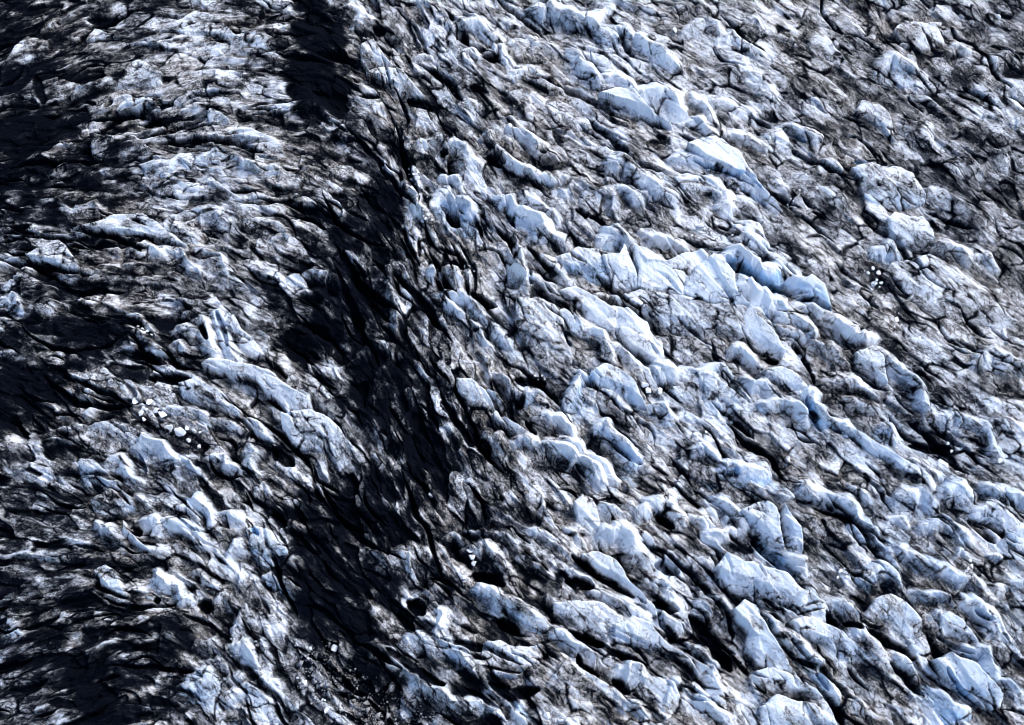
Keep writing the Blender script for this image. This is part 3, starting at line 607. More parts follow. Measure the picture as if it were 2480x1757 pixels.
# ------------------------------------------------------------------ noise tools
def fnoise(n, cell, lo, hi, beta, seed):
    """tileable noise, wavelengths lo..hi metres, spectrum falling with beta"""
    r = np.random.default_rng(seed)
    k = np.fft.fftfreq(n, cell); kx = np.fft.rfftfreq(n, cell)
    K = np.sqrt(k[:, None]**2 + kx[None, :]**2); K[0, 0] = 1e-9
    A = np.where((K > 1.0/hi) & (K < 1.0/lo), K**(-beta), 0.0)
    F = A*np.exp(2j*np.pi*r.random(A.shape))
    f = np.fft.irfft2(F, (n, n))
    return (f/f.std()).astype(np.float32)
def samp(tex, cell, x, y):
    n = tex.shape[0]
    fx = x/cell; fy = y/cell
    ix = np.floor(fx); iy = np.floor(fy)
    tx = (fx-ix).astype(np.float32); ty = (fy-iy).astype(np.float32)
    ix = ix.astype(np.int64) % n; iy = iy.astype(np.int64) % n
    ix1 = (ix+1) % n; iy1 = (iy+1) % n
    return (tex[iy, ix]*(1-tx)+tex[iy, ix1]*tx)*(1-ty) + (tex[iy1, ix]*(1-tx)+tex[iy1, ix1]*tx)*ty
def blur(a, r):
    """three box blurs, radius r cells"""
    r = int(max(1, r))
    for _ in range(2):
        for ax in (0, 1):
            p = np.pad(a, [(r+1, r) if i == ax else (0, 0) for i in (0, 1)], mode='edge')
            c = np.cumsum(p, axis=ax, dtype=np.float64)
            a = ((c[2*r+1:] - c[:-2*r-1]) if ax == 0 else (c[:, 2*r+1:] - c[:, :-2*r-1]))/(2*r+1)
    return a.astype(np.float32)
def sstep(a, b, x):
    t = np.clip((x-a)/(b-a), 0, 1); return t*t*(3-2*t)

# ------------------------------------------------------------------ the grid
G = 0.17
X0, X1, Y0, Y1 = -168.0, 168.0, -110.0, 132.0
xs = np.arange(X0, X1, G); ys = np.arange(Y0, Y1, G)
NX, NY = len(xs), len(ys)
X, Y = np.meshgrid(xs, ys)
U, V = to_photo(X, Y, 0.0)
def grid_lookup(tab, u, v):
    tab = np.asarray(tab, float); h, w = tab.shape
    fx = np.clip(u/PW*w-0.5, 0, w-1.001); fy = np.clip(v/PH*h-0.5, 0, h-1.001)
    ix = fx.astype(int); iy = fy.astype(int); tx = fx-ix; ty = fy-iy
    tx = tx*tx*(3-2*tx); ty = ty*ty*(3-2*ty)
    return (tab[iy, ix]*(1-tx)+tab[iy, ix+1]*tx)*(1-ty)+(tab[iy+1, ix]*(1-tx)+tab[iy+1, ix+1]*tx)*ty
CLEAN_VIGNETTE_T = [[int(c) for c in r] for r in CLEAN_VIGNETTE]
ang = np.radians(grid_lookup(FLOW, U, V))
FX, FY = np.cos(ang), -np.sin(ang)/ct
nn = np.hypot(FX, FY); FX = (FX/nn).astype(np.float32); FY = (FY/nn).astype(np.float32)
SCALEPX = 250.0/PW                                                  # metres per photo pixel near the middle

wA = fnoise(1024, 0.5, 4, 24, 1.6, 1); wB = fnoise(1024, 0.5, 4, 24, 1.6, 2)
wC = fnoise(1024, 0.25, 0.8, 4, 1.3, 3); wD = fnoise(1024, 0.25, 0.8, 4, 1.3, 4)
WX = X + 0.30*samp(wA, 0.5, X, Y) + 0.05*samp(wC, 0.25, X, Y)
WY = Y + 0.30*samp(wB, 0.5, X, Y) + 0.05*samp(wD, 0.25, X, Y)

dirt_vignette_area = 1.0 - grid_lookup(CLEAN_VIGNETTE_T, U + 25*samp(wA, 0.5, X+90, Y), V + 25*samp(wB, 0.5, X, Y+70))/9.0

rough = grid_lookup(ROUGH, U, V).astype(np.float32)
# base
big = fnoise(512, 1.0, 18, 90, 1.5, 11); mid = fnoise(1024, 0.5, 4, 16, 1.4, 12)
Z = (0.55*samp(big, 1.0, X, Y) + 0.22*samp(mid, 0.5, WX, WY) - 2.2*sstep(0.55, 1.0, dirt_vignette_area)).astype(np.float32)

def window(x, y, r):
    i0 = max(0, int((x-r-X0)/G)); i1 = min(NX, int((x+r-X0)/G)+2)
    j0 = max(0, int((y-r-Y0)/G)); j1 = min(NY, int((y+r-Y0)/G)+2)
    return (slice(j0, j1), slice(i0, i1)) if i1 > i0 and j1 > j0 else None

# small seracs and lumps everywhere, drawn out along the flow
NS = 1700
sx = rng.uniform(X0, X1, NS); sy = rng.uniform(Y0, Y1, NS)
for k in range(NS):
    j = min(NY-1, int((sy[k]-Y0)/G)); i = min(NX-1, int((sx[k]-X0)/G))
    a = math.atan2(FY[j, i], FX[j, i]) + rng.normal(0, 0.15)
    s = rng.lognormal(0, 0.45)
    rg = float(rough[j, i])
    if k % 5 == 0: L = rng.uniform(11, 21); W = rng.uniform(1.8, 3.0); H = rng.uniform(1.4, 2.8)*rg
    else: L = 9.0*s*rng.uniform(.7, 1.5); W = 3.0*s*rng.uniform(.6, 1.4); H = min(3.0, 1.4*s*rng.uniform(.4, 1.5))*rg
    w = window(sx[k], sy[k], L+1.5)
    if w is None: continue
    dx = WX[w]-sx[k]; dy = WY[w]-sy[k]
    ca, sa = math.cos(a), math.sin(a)
    al = (dx*ca+dy*sa)/L; ac = -dx*sa+dy*ca
    ac = np.where(ac > 0, ac/(W*0.55), ac/(W*1.45))
    q = rng.uniform(1.0, 1.6); p = rng.uniform(0.8, 1.2)
    r = (np.abs(al)**q+np.abs(ac)**q)**(1/q)
    h = H*(1-r**p)*(1+0.35*al*rng.uniform(-1, 1)) + Z[j, i]*0.5
    Z[w] = np.where(r < 1, np.maximum(Z[w], h), Z[w])

# traced seracs, ridges, slabs
P_OF = {'l': 1.2, 'r': 1.0, 'f': 0.85, 's': 4.0}
feat = []
for ln in SERACS.strip().splitlines():
    if ln.startswith('#') or not ln.strip(): continue
    t, H, up, dn, sh, cl, bl, kind, label, pts = ln.split('|')
    feat.append(dict(t=int(t), H=float(H)*HS, up=float(up), dn=float(dn), sh=sh, cl=float(cl), bl=float(bl), kind=kind, label=label,
                     pts=[tuple(map(float, p.split(','))) for p in pts.split()]))
for ln in POLYS.strip().splitlines():
    if ln.startswith('#'): continue
    t, lab, pts = ln.split('|')
    got = [f for f in feat if lab in f['label']]
    if len(got) != 1: print("poly label", lab, len(got)); continue
    got[0]['poly'] = (int(t), [tuple(map(float, p.split(','))) for p in pts.split()])
owner = np.full((NY, NX), -1, np.int32)
cleanM = np.zeros((NY, NX), np.float32); cleanW = np.zeros((NY, NX), np.float32); blueA = np.zeros((NY, NX), np.float32)
jag = fnoise(1024, 0.25, 0.6, 9, 1.2, 21)
def seg_dist(px, py, cx, cy):
    """distance to a polyline, side (+ above/left of travel), fraction along"""
    best = np.full(px.shape, 1e9, np.float32); side = np.zeros(px.shape, np.float32); tt = np.zeros(px.shape, np.float32)
    n = len(cx)-1
    for q in range(n):
        ex, ey = cx[q+1]-cx[q], cy[q+1]-cy[q]; l2 = ex*ex+ey*ey+1e-9
        t = np.clip(((px-cx[q])*ex+(py-cy[q])*ey)/l2, 0, 1)
        ddx = px-cx[q]-t*ex; ddy = py-cy[q]-t*ey
        d = np.hypot(ddx, ddy); m = d < best
        best = np.where(m, d, best)
        side = np.where(m, np.sign(ex*(py-cy[q])-ey*(px-cx[q])), side)
        tt = np.where(m, (q+t)/n, tt)
    return best, side, tt
def lay(k, f, w, h, tent, r, front, m, H):
    Z[w] = np.where(m, h, Z[w])
    keep = m & (h > 0.10*H)
    owner[w] = np.where(m, np.where(keep & (f['label'] != '-'), k, -1), owner[w])
    cw = np.where(m, sstep(-0.05, 0.75, tent), 0)
    cleanM[w] = np.where(m, f['cl'], cleanM[w]); cleanW[w] = np.where(m, cw, cleanW[w])
    blueA[w] = np.where(m, f['bl']*sstep(0.1, 0.5, r)*np.where(front, 1, .25), blueA[w])
    smoothF[w] = np.where(m, 1.0 if 'poly' in f else 0.0, smoothF[w])
smoothF = np.zeros((NY, NX), np.float32)
def lay_faces(k, f):
    t, pts = f['poly']
    P = []
    for x, y, z in pts:
        u, v = tile_px(t, x, y); gx, gy = to_ground(u, v, z); P.append((float(gx), float(gy), z))
    P = np.array(P); c = P.mean(0); zmax, zmin = P[:, 2].max(), P[:, 2].min(); c[2] += 0.10*(zmax-zmin)
    R = max(np.hypot(P[:, 0]-c[0], P[:, 1]-c[1]))+1.5
    w = window(c[0], c[1], R)
    if w is None: return
    wx, wy = WX[w], WY[w]; h = np.full(wx.shape, -1e9, np.float32)
    n = len(P)
    for a in range(n):
        A, B = P[a], P[(a+1) % n]
        det = (A[0]-c[0])*(B[1]-c[1])-(B[0]-c[0])*(A[1]-c[1])
        if abs(det) < 1e-6: continue
        p_ = ((wx-c[0])*(B[1]-c[1])-(B[0]-c[0])*(wy-c[1]))/det
        q_ = ((A[0]-c[0])*(wy-c[1])-(wx-c[0])*(A[1]-c[1]))/det
        rim = np.clip(p_+q_, 0, 1.06)
        ok = (p_ >= -1e-4) & (q_ >= -1e-4) & (p_+q_ <= 1.06)
        hh = c[2]+p_*(A[2]-c[2])+q_*(B[2]-c[2]) - 0.35*sstep(.93, 1.06, rim)
        h = np.where(ok, np.maximum(h, hh), h)
    tent = np.clip((h-zmin)/(zmax-zmin+.01), -1, 1)
    m = (h > Z[w]) & (h > -100)
    lay(k, f, w, h, 0.3+0.7*tent, 1-tent, np.ones(h.shape, bool), m, zmax)
feat.sort(key=lambda f: 0 if 'poly' in f else 1)
for k, f in enumerate(feat):
    if 'poly' in f: lay_faces(k, f); continue
    pu, pv = zip(*[tile_px(f['t'], *p) for p in f['pts']])
    H = f['H']
    cx, cy = to_ground(pu, pv, H)
    # feet: the picture width minus what the height itself shows
    ex, ey = pu[-1]-pu[0], pv[-1]-pv[0]; el = math.hypot(ex, ey)+1e-6
    nx_, ny_ = -ey/el, ex/el                                        # "down" side of a crest listed left to right
    mu, mv = float(np.mean(pu)), float(np.mean(pv))
    bx, by = to_ground(mu, mv, H)
    fx, fy = to_ground(mu+nx_*f['dn']/ZS, mv+ny_*f['dn']/ZS, 0.0)
    gx, gy = to_ground(mu-nx_*f['up']/ZS, mv-ny_*f['up']/ZS, 0.0)
    gex, gey = cx[-1]-cx[0], cy[-1]-cy[0]; gl = math.hypot(gex, gey)+1e-6
    wf = max(1.25*abs((fx-bx)*gey/gl-(fy-by)*gex/gl), 0.7*H, 0.8)
    wb = max(0.9*abs((gx-bx)*gey/gl-(gy-by)*gex/gl), 0.42*H, 0.6)
    ext = max(1.8*wf, 1.6*wb)+1.5
    mx, my = (cx.min()+cx.max())/2, (cy.min()+cy.max())/2
    R = max(cx.max()-cx.min(), cy.max()-cy.min())/2+ext
    w = window(mx, my, R)
    if w is None: continue
    wx, wy = WX[w], WY[w]
    d, side, tt = seg_dist(wx, wy, cx, cy)
    glen = sum(math.hypot(cx[q+1]-cx[q], cy[q+1]-cy[q]) for q in range(len(cx)-1))
    s_ = tt*glen
    def pleat(lo, hi):
        nodes = [-1.0]
        while nodes[-1] < glen+1: nodes.append(nodes[-1]+rng.uniform(lo, hi))
        vals = rng.uniform(-1, 1, len(nodes)); return np.interp(s_, nodes, vals).astype(np.float32)
    soft = {'l': .55, 'r': 1.0, 'f': 1.1, 's': .5}[f['sh']]
    sd = side*d - soft*0.16*(wf+wb)*pleat(1.2, 3.6)*np.clip(1.4-d/ext, 0, 1)
    front = sd <= 0; d = np.abs(sd)
    ww = np.where(front, wf*(1+soft*0.38*pleat(1.0, 3.2)), wb*(1+soft*.3*pleat(1.0, 3.0)))
    p = P_OF[f['sh']]
    r = d/ww
    e = np.abs(2*tt-1)
    Hh = H*(1-0.25*e**3)*(1+soft*0.16*pleat(0.8, 3.0))
    pf = np.where(front, p, max(p, 1.5))
    tent = np.where(r < 1, 1-r**pf, 0)
    apron = np.where(front, 0.42*(1-r/1.75), 0.30*(1-r/1.6))
    tent = np.maximum(tent, apron)
    h = Hh*tent
    if f['sh'] == 's': h = np.minimum(h, Hh*(0.93-0.32*np.where(front, r, 0)))
    m = (h > Z[w]) & (tent > 0)
    lay(k, f, w, h, tent, r, front, m, H)

# hollows, holes and crevasses
pitA = np.zeros((NY, NX), np.float32)
for ln in PITS.strip().splitlines():
    if ln.startswith('#') or not ln.strip(): continue
    t, wd, dp, bl, pts = ln.split('|'); t = int(t); bl = float(bl)
    pu, pv = zip(*[tile_px(t, *map(float, p.split(','))) for p in pts.split()])
    iu = np.clip(np.asarray(pu, int), 0, 2479); iv = np.asarray(pv, int)
    cx, cy = to_ground(pu, pv, 1.0)
    W = max(float(wd)/ZS*SCALEPX*0.5, 0.28)
    R = max(cx.max()-cx.min(), cy.max()-cy.min())/2+W*2.5+1
    w = window((cx.min()+cx.max())/2, (cy.min()+cy.max())/2, R)
    if w is None: continue
    wx = X[w]*0.5+WX[w]*0.5; wy = Y[w]*0.5+WY[w]*0.5
    d, side, tt = seg_dist(wx, wy, cx, cy)
    W_ = W*(1-0.6*np.abs(2*tt-1)**4)
    g = sstep(1.25, 0.55, d/W_)
    Z[w] -= float(dp)*0.85*g
    if bl > 0.3: blueA[w] = np.maximum(blueA[w], bl*sstep(2.6, 0.9, d/W_))
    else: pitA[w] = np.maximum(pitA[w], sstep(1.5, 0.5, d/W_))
    if bl > 0.3: cleanW[w] = np.maximum(cleanW[w], 0.9*sstep(2.4, 1.0, d/W_)); cleanM[w] = np.where(d/W_ < 2.0, np.maximum(cleanM[w], .9), cleanM[w])

# the ice breaks into tilted plates: anisotropic Voronoi cells, each with its own plane
def plates(n, along, across, seed, off, tilt):
    r = np.random.default_rng(seed)
    px = r.uniform(X0, X1, n); py = r.uniform(Y0, Y1, n); jit = r.normal(0, .22, n); sz = r.lognormal(0, .3, n)
    best = np.full((NY, NX), 1e9, np.float32); ident = np.zeros((NY, NX), np.int32); H_ = np.zeros((NY, NX), np.float32)
    o_ = r.normal(0, off, n); tl = r.normal(0, tilt, (n, 2)); second = np.full((NY, NX), 1e9, np.float32)
    for k in range(n):
        w = window(px[k], py[k], along*1.5)
        if w is None: continue
        j = min(NY-1, int((py[k]-Y0)/G)); i = min(NX-1, int((px[k]-X0)/G))
        a = math.atan2(FY[j, i], FX[j, i])+jit[k]; ca, sa = math.cos(a), math.sin(a)
        dx = WX[w]-px[k]; dy = WY[w]-py[k]; al = dx*ca+dy*sa; ac = -dx*sa+dy*ca
        d = ((al/along)**2+(ac/across)**2)/sz[k]
        m = d < best[w]
        second[w] = np.where(m, best[w], np.minimum(second[w], d))
        best[w] = np.where(m, d, best[w]); ident[w] = np.where(m, k, ident[w])
        H_[w] = np.where(m, o_[k]+tl[k, 0]*al*0.5+tl[k, 1]*ac, H_[w])
    return H_, ident, np.sqrt(np.minimum(second, 50))-np.sqrt(best), r.normal(0, 1, n).astype(np.float32)
PL1, id1, ed1, rv1 = plates(2900, 9.5, 3.0, 61, 0.62, 0.30)
PL2, id2_, ed2, rv2 = plates(30000, 2.9, 0.9, 62, 0.13, 0.24)
PL1 = np.clip(PL1, -1.3, 1.3); PL2 = np.clip(PL2, -.45, .45)

# narrow crevasses along the flow
gash = np.zeros((NY, NX), np.float32)
for k in range(1050):
    x_, y_ = rng.uniform(X0, X1), rng.uniform(Y0, Y1)
    j = min(NY-1, int((y_-Y0)/G)); i = min(NX-1, int((x_-X0)/G))
    a = math.atan2(FY[j, i], FX[j, i])+rng.normal(0, .18); L = rng.uniform(1.5, 6.5); W = rng.uniform(.18, .5)*(0.6+L/8); D = rng.uniform(.7, 2.4)
    bend = rng.normal(0, .05)
    if k % 7 == 0: L = rng.uniform(6, 15); W = rng.uniform(.5, 1.1); D = rng.uniform(1.6, 3.4); bend = rng.normal(0, .012)
    if rng.random() > 0.25+0.75*rough[j, i]: continue
    w = window(x_, y_, L+1)
    if w is None: continue
    dx = WX[w]-x_; dy = WY[w]-y_; ca, sa = math.cos(a), math.sin(a)
    al = dx*ca+dy*sa; ac = -dx*sa+dy*ca+bend*al*al
    f_ = np.clip(1-(np.abs(al)/L)**2, 0, 1)
    g_ = sstep(1.3, .5, np.abs(ac)/(W*f_+.04))*(f_ > 0)*(1-0.6*cleanW[w]*(cleanM[w] > .93))
    Z[w] -= D*g_*np.sqrt(f_); gash[w] = np.maximum(gash[w], g_)
    if k % 3 == 0 or U[j, i] > 1500: blueA[w] = np.maximum(blueA[w], .6*g_)

# angular facets at block size
Fc = np.zeros((NY, NX), np.float32)
NF = 20000
qx = rng.uniform(X0, X1, NF); qy = rng.uniform(Y0, Y1, NF)
qs = rng.lognormal(0, 0.5, NF); qa = rng.normal(0, 0.35, NF); qh = rng.uniform(.4, 1, NF); qt = rng.normal(0, .5, (NF, 2))
for k in range(NF):
    s = min(2.6, 0.95*qs[k]); L = s*1.7; W = s*0.75
    w = window(qx[k], qy[k], L)
    if w is None: continue
    j = min(NY-1, int((qy[k]-Y0)/G)); i = min(NX-1, int((qx[k]-X0)/G))
    a = math.atan2(FY[j, i], FX[j, i])+qa[k]; ca, sa = math.cos(a), math.sin(a)
    dx = WX[w]-qx[k]; dy = WY[w]-qy[k]
    al = (dx*ca+dy*sa)/L; ac = (-dx*sa+dy*ca)/W
    r = np.maximum(np.abs(al)+0.3*np.abs(ac), np.abs(ac))
    h = 0.36*s*qh[k]*np.minimum(1.0, 1.7*(1-r))*(1+qt[k, 0]*al+qt[k, 1]*ac)
    Fc[w] = np.maximum(Fc[w], np.where(r < 1, h, 0))

# line integral convolution: streaks along a direction field
def lic(noise, dx, dy, steps):
    acc = noise.copy(); jj, ii = np.meshgrid(np.arange(NY, dtype=np.float32), np.arange(NX, dtype=np.float32), indexing='ij')
    for sgn in (1, -1):
        pj, pi = jj.copy(), ii.copy()
        for s in range(steps):
            a = np.clip(pj, 0, NY-1).astype(np.int32); b = np.clip(pi, 0, NX-1).astype(np.int32)
            pj += sgn*dy[a, b]; pi += sgn*dx[a, b]
            acc += noise[np.clip(pj, 0, NY-1).astype(np.int32), np.clip(pi, 0, NX-1).astype(np.int32)]
    acc -= acc.mean(); return acc/acc.std()
n1 = samp(fnoise(1024, G, 2*G, 6*G, 0.6, 31), G, X, Y); n2 = samp(fnoise(1024, G, 5*G, 16*G, 0.6, 32), G, X, Y)
flow1 = lic(n1, FX, FY, 10); flow2 = lic(n2, FX, FY, 20)
Zs = blur(Z, 1.0/G)
gy_, gx_ = np.gradient(Zs, G); gn = np.hypot(gx_, gy_)+1e-4
down1 = lic(n1[::-1].copy(), (gx_/gn).astype(np.float32), (gy_/gn).astype(np.float32), 9)
slope = np.clip(gn, 0, 1.6)

# cracks
crn = samp(fnoise(1024, 0.25, 2.0, 14, 1.5, 41), 0.25, WX+0.4*flow2, WY)
crm = sstep(-0.2, 0.9, samp(mid, 0.5, X+200, Y-50))
crack = np.exp(-(crn/0.045)**2)*crm
crn2 = samp(fnoise(1024, 0.25, 1.0, 6, 1.4, 42), 0.25, WX*1.0+17, WY)
crack2 = np.exp(-(crn2/0.07)**2)*sstep(-.3, .8, samp(mid, 0.5, X-120, Y+80))

smooth_own = 1.0 - 0.5*cleanW*sstep(.75, 1.0, cleanM)
seam1 = np.exp(-(ed1/0.07)**2)*crm; seam2 = np.exp(-(ed2/0.10)**2)*sstep(-.2, .9, samp(mid, 0.5, X+40, Y+140))
detail = (0.35+0.65*rough)*((0.85-0.35*cleanW-.25*smoothF)*PL1 + (0.66-.1*cleanW-.14*smoothF)*PL2 + 0.04*Fc + 0.05*flow2 + 0.015*flow1 + 0.03*down1*np.clip(slope, .1, 1.2))*smooth_own - 0.40*crack - 0.12*crack2 - 0.35*seam1
Z = (Z + detail).astype(np.float32)

# ------------------------------------------------------------------ debris cover (what lies on the ice) and painted vignette
U, V = to_photo(X, Y, Z)
da = 1.0 - grid_lookup(CLEAN_VIGNETTE_T, U + 22*samp(wA, 0.5, X+90, Y), V + 22*samp(wB, 0.5, X, Y+70))/9.0
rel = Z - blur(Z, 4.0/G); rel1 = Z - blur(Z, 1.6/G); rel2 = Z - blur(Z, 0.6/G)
# marbling drawn out along the flow: three fixed directions, blended by the local one
th = np.arctan2(FY, FX)
BASES = [math.radians(a) for a in (18, -8, -30, -48, -66)]
wts = [np.exp(-((th-b)/0.22)**2)+1e-6 for b in BASES]; ws = sum(wts); wts = [w_/ws for w_ in wts]
def aniso(tex, cell, stretch, ox):
    out = 0; nrm = 0
    for b, w_ in zip(BASES, wts):
        ca, sa = math.cos(b), math.sin(b)
        al = (WX*ca+WY*sa)/stretch; ac = -WX*sa+WY*ca
        out = out + w_*samp(tex, cell, al+ox+91*b, ac+37*b); nrm = nrm+w_*w_
    return (out/np.sqrt(nrm)).astype(np.float32)
t6 = fnoise(1024, 0.4, 3.0, 14, 1.5, 71); t3 = fnoise(1024, 0.25, 1.2, 6, 1.4, 72); t1 = fnoise(1024, 0.12, 0.5, 2.4, 1.3, 73)
m6 = aniso(t6, 0.4, 2.2, 5); m6b = aniso(t6, 0.4, 2.0, 155); m3 = aniso(t3, 0.25, 2.4, 9); m3b = aniso(t3, 0.25, 1.8, 77); m1 = aniso(t1, 0.12, 2.6, 3); m1b = aniso(t1, 0.12, 1.8, 41)
patch = sstep(-0.6, 0.9, m6b)
def vein(n, w, halo): return np.exp(-(n/w)**2) + halo*np.exp(-np.abs(n)/(4*w))
veins = 0.55*vein(m6, 0.035, .45)*patch + 0.50*vein(m3, 0.06, .4)*sstep(-.5, .8, m6) + 0.35*vein(m3b, 0.06, .3)*sstep(-.2, 1.0, -m6b) + 0.26*vein(m1, 0.12, .2)*sstep(-.4, .8, m3b) + 0.2*vein(m1b, .14, .2)*patch
smudge = 0.24*m6b + 0.17*m3b + 0.10*m1b + 0.10*flow2 + 0.05*flow1 + 0.06*down1
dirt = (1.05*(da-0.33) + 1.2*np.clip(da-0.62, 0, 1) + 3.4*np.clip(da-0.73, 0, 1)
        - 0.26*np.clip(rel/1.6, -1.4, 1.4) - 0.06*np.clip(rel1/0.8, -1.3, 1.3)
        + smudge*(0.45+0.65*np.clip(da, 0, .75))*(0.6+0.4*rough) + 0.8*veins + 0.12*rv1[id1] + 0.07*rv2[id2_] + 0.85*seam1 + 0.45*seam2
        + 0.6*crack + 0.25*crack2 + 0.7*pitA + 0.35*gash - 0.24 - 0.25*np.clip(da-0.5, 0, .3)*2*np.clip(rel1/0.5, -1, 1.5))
dirt += cleanW*((0.68-cleanM)*1.1 + 0.45*np.minimum(veins, 0.9))
dirt += 0.05*sstep(1050, 250, U) + 0.10*sstep(1950, 2450, U)*sstep(900, 200, V)      # vignette painted into the dirt value: dims the left side and far corner
dirt = dirt.astype(np.float32)
bl2 = m3b
blueA = np.maximum(blueA, 0.34*sstep(1350, 2200, U)*sstep(500, 1300, V)*sstep(-.6, .9, -m6))   # the ice of the lower right is bluer, in patches
blueA = np.maximum(blueA, 0.22*sstep(900, 300, U)*sstep(900, 1400, V)*sstep(-.4, 1, -m6))
blueA = (blueA*(0.75+0.25*np.clip(bl2, -1, 1))).astype(np.float32)

# ------------------------------------------------------------------ materials
def nd(nt, t, **kw):
    n = nt.nodes.new(t)
    for k, v in kw.items(): setattr(n, k, v)
    return n
def ice_material(name, with_attr=True, base_dirt=0.0):
    m = bpy.data.materials.new(name); m.use_nodes = True; nt = m.node_tree; L = nt.links
    b = nt.nodes["Principled BSDF"]
    geo = nd(nt, "ShaderNodeNewGeometry")
    maps = []
    for deg in (-44, 14):                                           # the ice is drawn out one way on the right, another on the left
        mp = nd(nt, "ShaderNodeMapping", vector_type='TEXTURE'); L.new(geo.outputs["Position"], mp.inputs["Vector"])
        mp.inputs["Rotation"].default_value = (0, 0, math.radians(deg)); mp.inputs["Scale"].default_value = (1.15, 0.62, 0.75); maps.append(mp)
    fw = nd(nt, "ShaderNodeAttribute", attribute_name="lean") if with_attr else None
    def noise(scale, detail, rough, dist=0.0, both=False):
        outs = []
        for mp in (maps if both and with_attr else maps[:1]):
            n = nd(nt, "ShaderNodeTexNoise")
            n.inputs["Scale"].default_value = scale; n.inputs["Detail"].default_value = detail; n.inputs["Roughness"].default_value = rough
            n.inputs["Distortion"].default_value = dist; L.new(mp.outputs[0], n.inputs["Vector"]); outs.append(n.outputs[0])
        if len(outs) == 1: return outs[0]
        mx_ = nd(nt, "ShaderNodeMix", data_type='FLOAT'); L.new(fw.outputs["Fac"], mx_.inputs[0]); L.new(outs[0], mx_.inputs[2]); L.new(outs[1], mx_.inputs[3])
        return mx_.outputs[0]
    def mth(op, a, c, d=None):
        n = nd(nt, "ShaderNodeMath", operation=op)
        for i, v in enumerate((a, c, d)):
            if v is None: continue
            if isinstance(v, (int, float)): n.inputs[i].default_value = v
            else: L.new(v, n.inputs[i])
        return n.outputs[0]
    f1 = mth('SUBTRACT', noise(0.9, 7, 0.68, 0.5, True), 0.5)
    f2 = mth('SUBTRACT', noise(3.2, 5, 0.7, 0.3), 0.5)
    v1 = mth('ABSOLUTE', mth('SUBTRACT', noise(0.55, 6, 0.62, 0.9, True), 0.5), 0)
    v2 = mth('ABSOLUTE', mth('SUBTRACT', noise(0.26, 7, 0.66, 0.6, True), 0.5), 0)
    v3 = mth('ABSOLUTE', mth('SUBTRACT', noise(1.3, 4, 0.6, 1.0), 0.5), 0)
    def line(v, k, amp): return mth('MULTIPLY', mth('SUBTRACT', 1.0, mth('MINIMUM', mth('MULTIPLY', v, k), 1.0)), amp)
    big_patch = mth('MULTIPLY', mth('SUBTRACT', noise(0.12, 3, 0.5), 0.36), 3.2)
    vein = mth('MULTIPLY', mth('ADD', mth('ADD', line(v1, 30.0, 0.62), line(v2, 44.0, 0.72)), line(v3, 16.0, 0.40)), mth('MAXIMUM', mth('MINIMUM', big_patch, 1.15), 0.15))
    if with_attr:
        at = nd(nt, "ShaderNodeAttribute", attribute_name="dirt"); dv = at.outputs["Fac"]
        ab = nd(nt, "ShaderNodeAttribute", attribute_name="blue"); bv = ab.outputs["Fac"]
    else:
        dv, bv = base_dirt, 0.0
    s = mth('ADD', mth('ADD', dv, mth('MULTIPLY', f1, 0.55)), mth('ADD', mth('MULTIPLY', f2, 0.62), vein))
    mr = nd(nt, "ShaderNodeMapRange"); mr.interpolation_type = 'LINEAR'
    mr.inputs["From Min"].default_value = -0.78; mr.inputs["From Max"].default_value = 1.14; L.new(s, mr.inputs["Value"])
    ramp = nd(nt, "ShaderNodeValToRGB"); L.new(mr.outputs[0], ramp.inputs[0]); cr = ramp.color_ramp
    cr.elements[0].position = 0.0; cr.elements[0].color = (0.84, 0.88, 0.93, 1)
    cr.elements[1].position = 1.0; cr.elements[1].color = (0.002, 0.003, 0.0065, 1)
    for pos, c in ((0.24, (0.63, 0.67, 0.745)), (0.41, (0.33, 0.348, 0.385)), (0.57, (0.115, 0.119, 0.13)), (0.75, (0.0125, 0.0148, 0.0205))):
        e = cr.elements.new(pos); e.color = (*c, 1)
    # silt film: warm where the ice is tan, neutral elsewhere
    tan = nd(nt, "ShaderNodeMix", data_type='RGBA', blend_type='MULTIPLY')
    mid_ = mth('MULTIPLY', mth('SUBTRACT', 1.0, mth('ABSOLUTE', mth('MULTIPLY', mth('SUBTRACT', mr.outputs[0], 0.5), 2.2), 0)), mth('MINIMUM', mth('MAXIMUM', mth('MULTIPLY', mth('SUBTRACT', noise(0.035, 3, 0.5), 0.42), 6.0), 0), 1.0))
    L.new(mth('MAXIMUM', mid_, 0), tan.inputs[0]); L.new(ramp.outputs[0], tan.inputs[6]); tan.inputs[7].default_value = (1.0, 0.91, 0.81, 1)
    mix = nd(nt, "ShaderNodeMix", data_type='RGBA', blend_type='MULTIPLY')
    L.new(tan.outputs[2], mix.inputs[6]); mix.inputs[7].default_value = (0.36, 0.64, 0.95, 1)
    if with_attr: L.new(bv, mix.inputs[0])
    else: mix.inputs[0].default_value = 0.0
    L.new(mix.outputs[2], b.inputs["Base Color"])
    b.inputs["Roughness"].default_value = 0.62; spec = nd(nt, "ShaderNodeMapRange"); spec.inputs["From Min"].default_value = 0.3; spec.inputs["From Max"].default_value = 0.75
    spec.inputs["To Min"].default_value = 0.3; spec.inputs["To Max"].default_value = 0.02; L.new(mr.outputs[0], spec.inputs["Value"]); L.new(spec.outputs[0], b.inputs["Specular IOR Level"])
    bump = nd(nt, "ShaderNodeBump"); bump.inputs["Strength"].default_value = 0.55; bump.inputs["Distance"].default_value = 0.25
    hgt = mth('ADD', mth('ADD', noise(1.6, 8, 0.7, 0.4), mth('MULTIPLY', f2, 0.6)), mth('MULTIPLY', vein, -0.6))
    L.new(hgt, bump.inputs["Height"]); L.new(bump.outputs[0], b.inputs["Normal"])
    return m
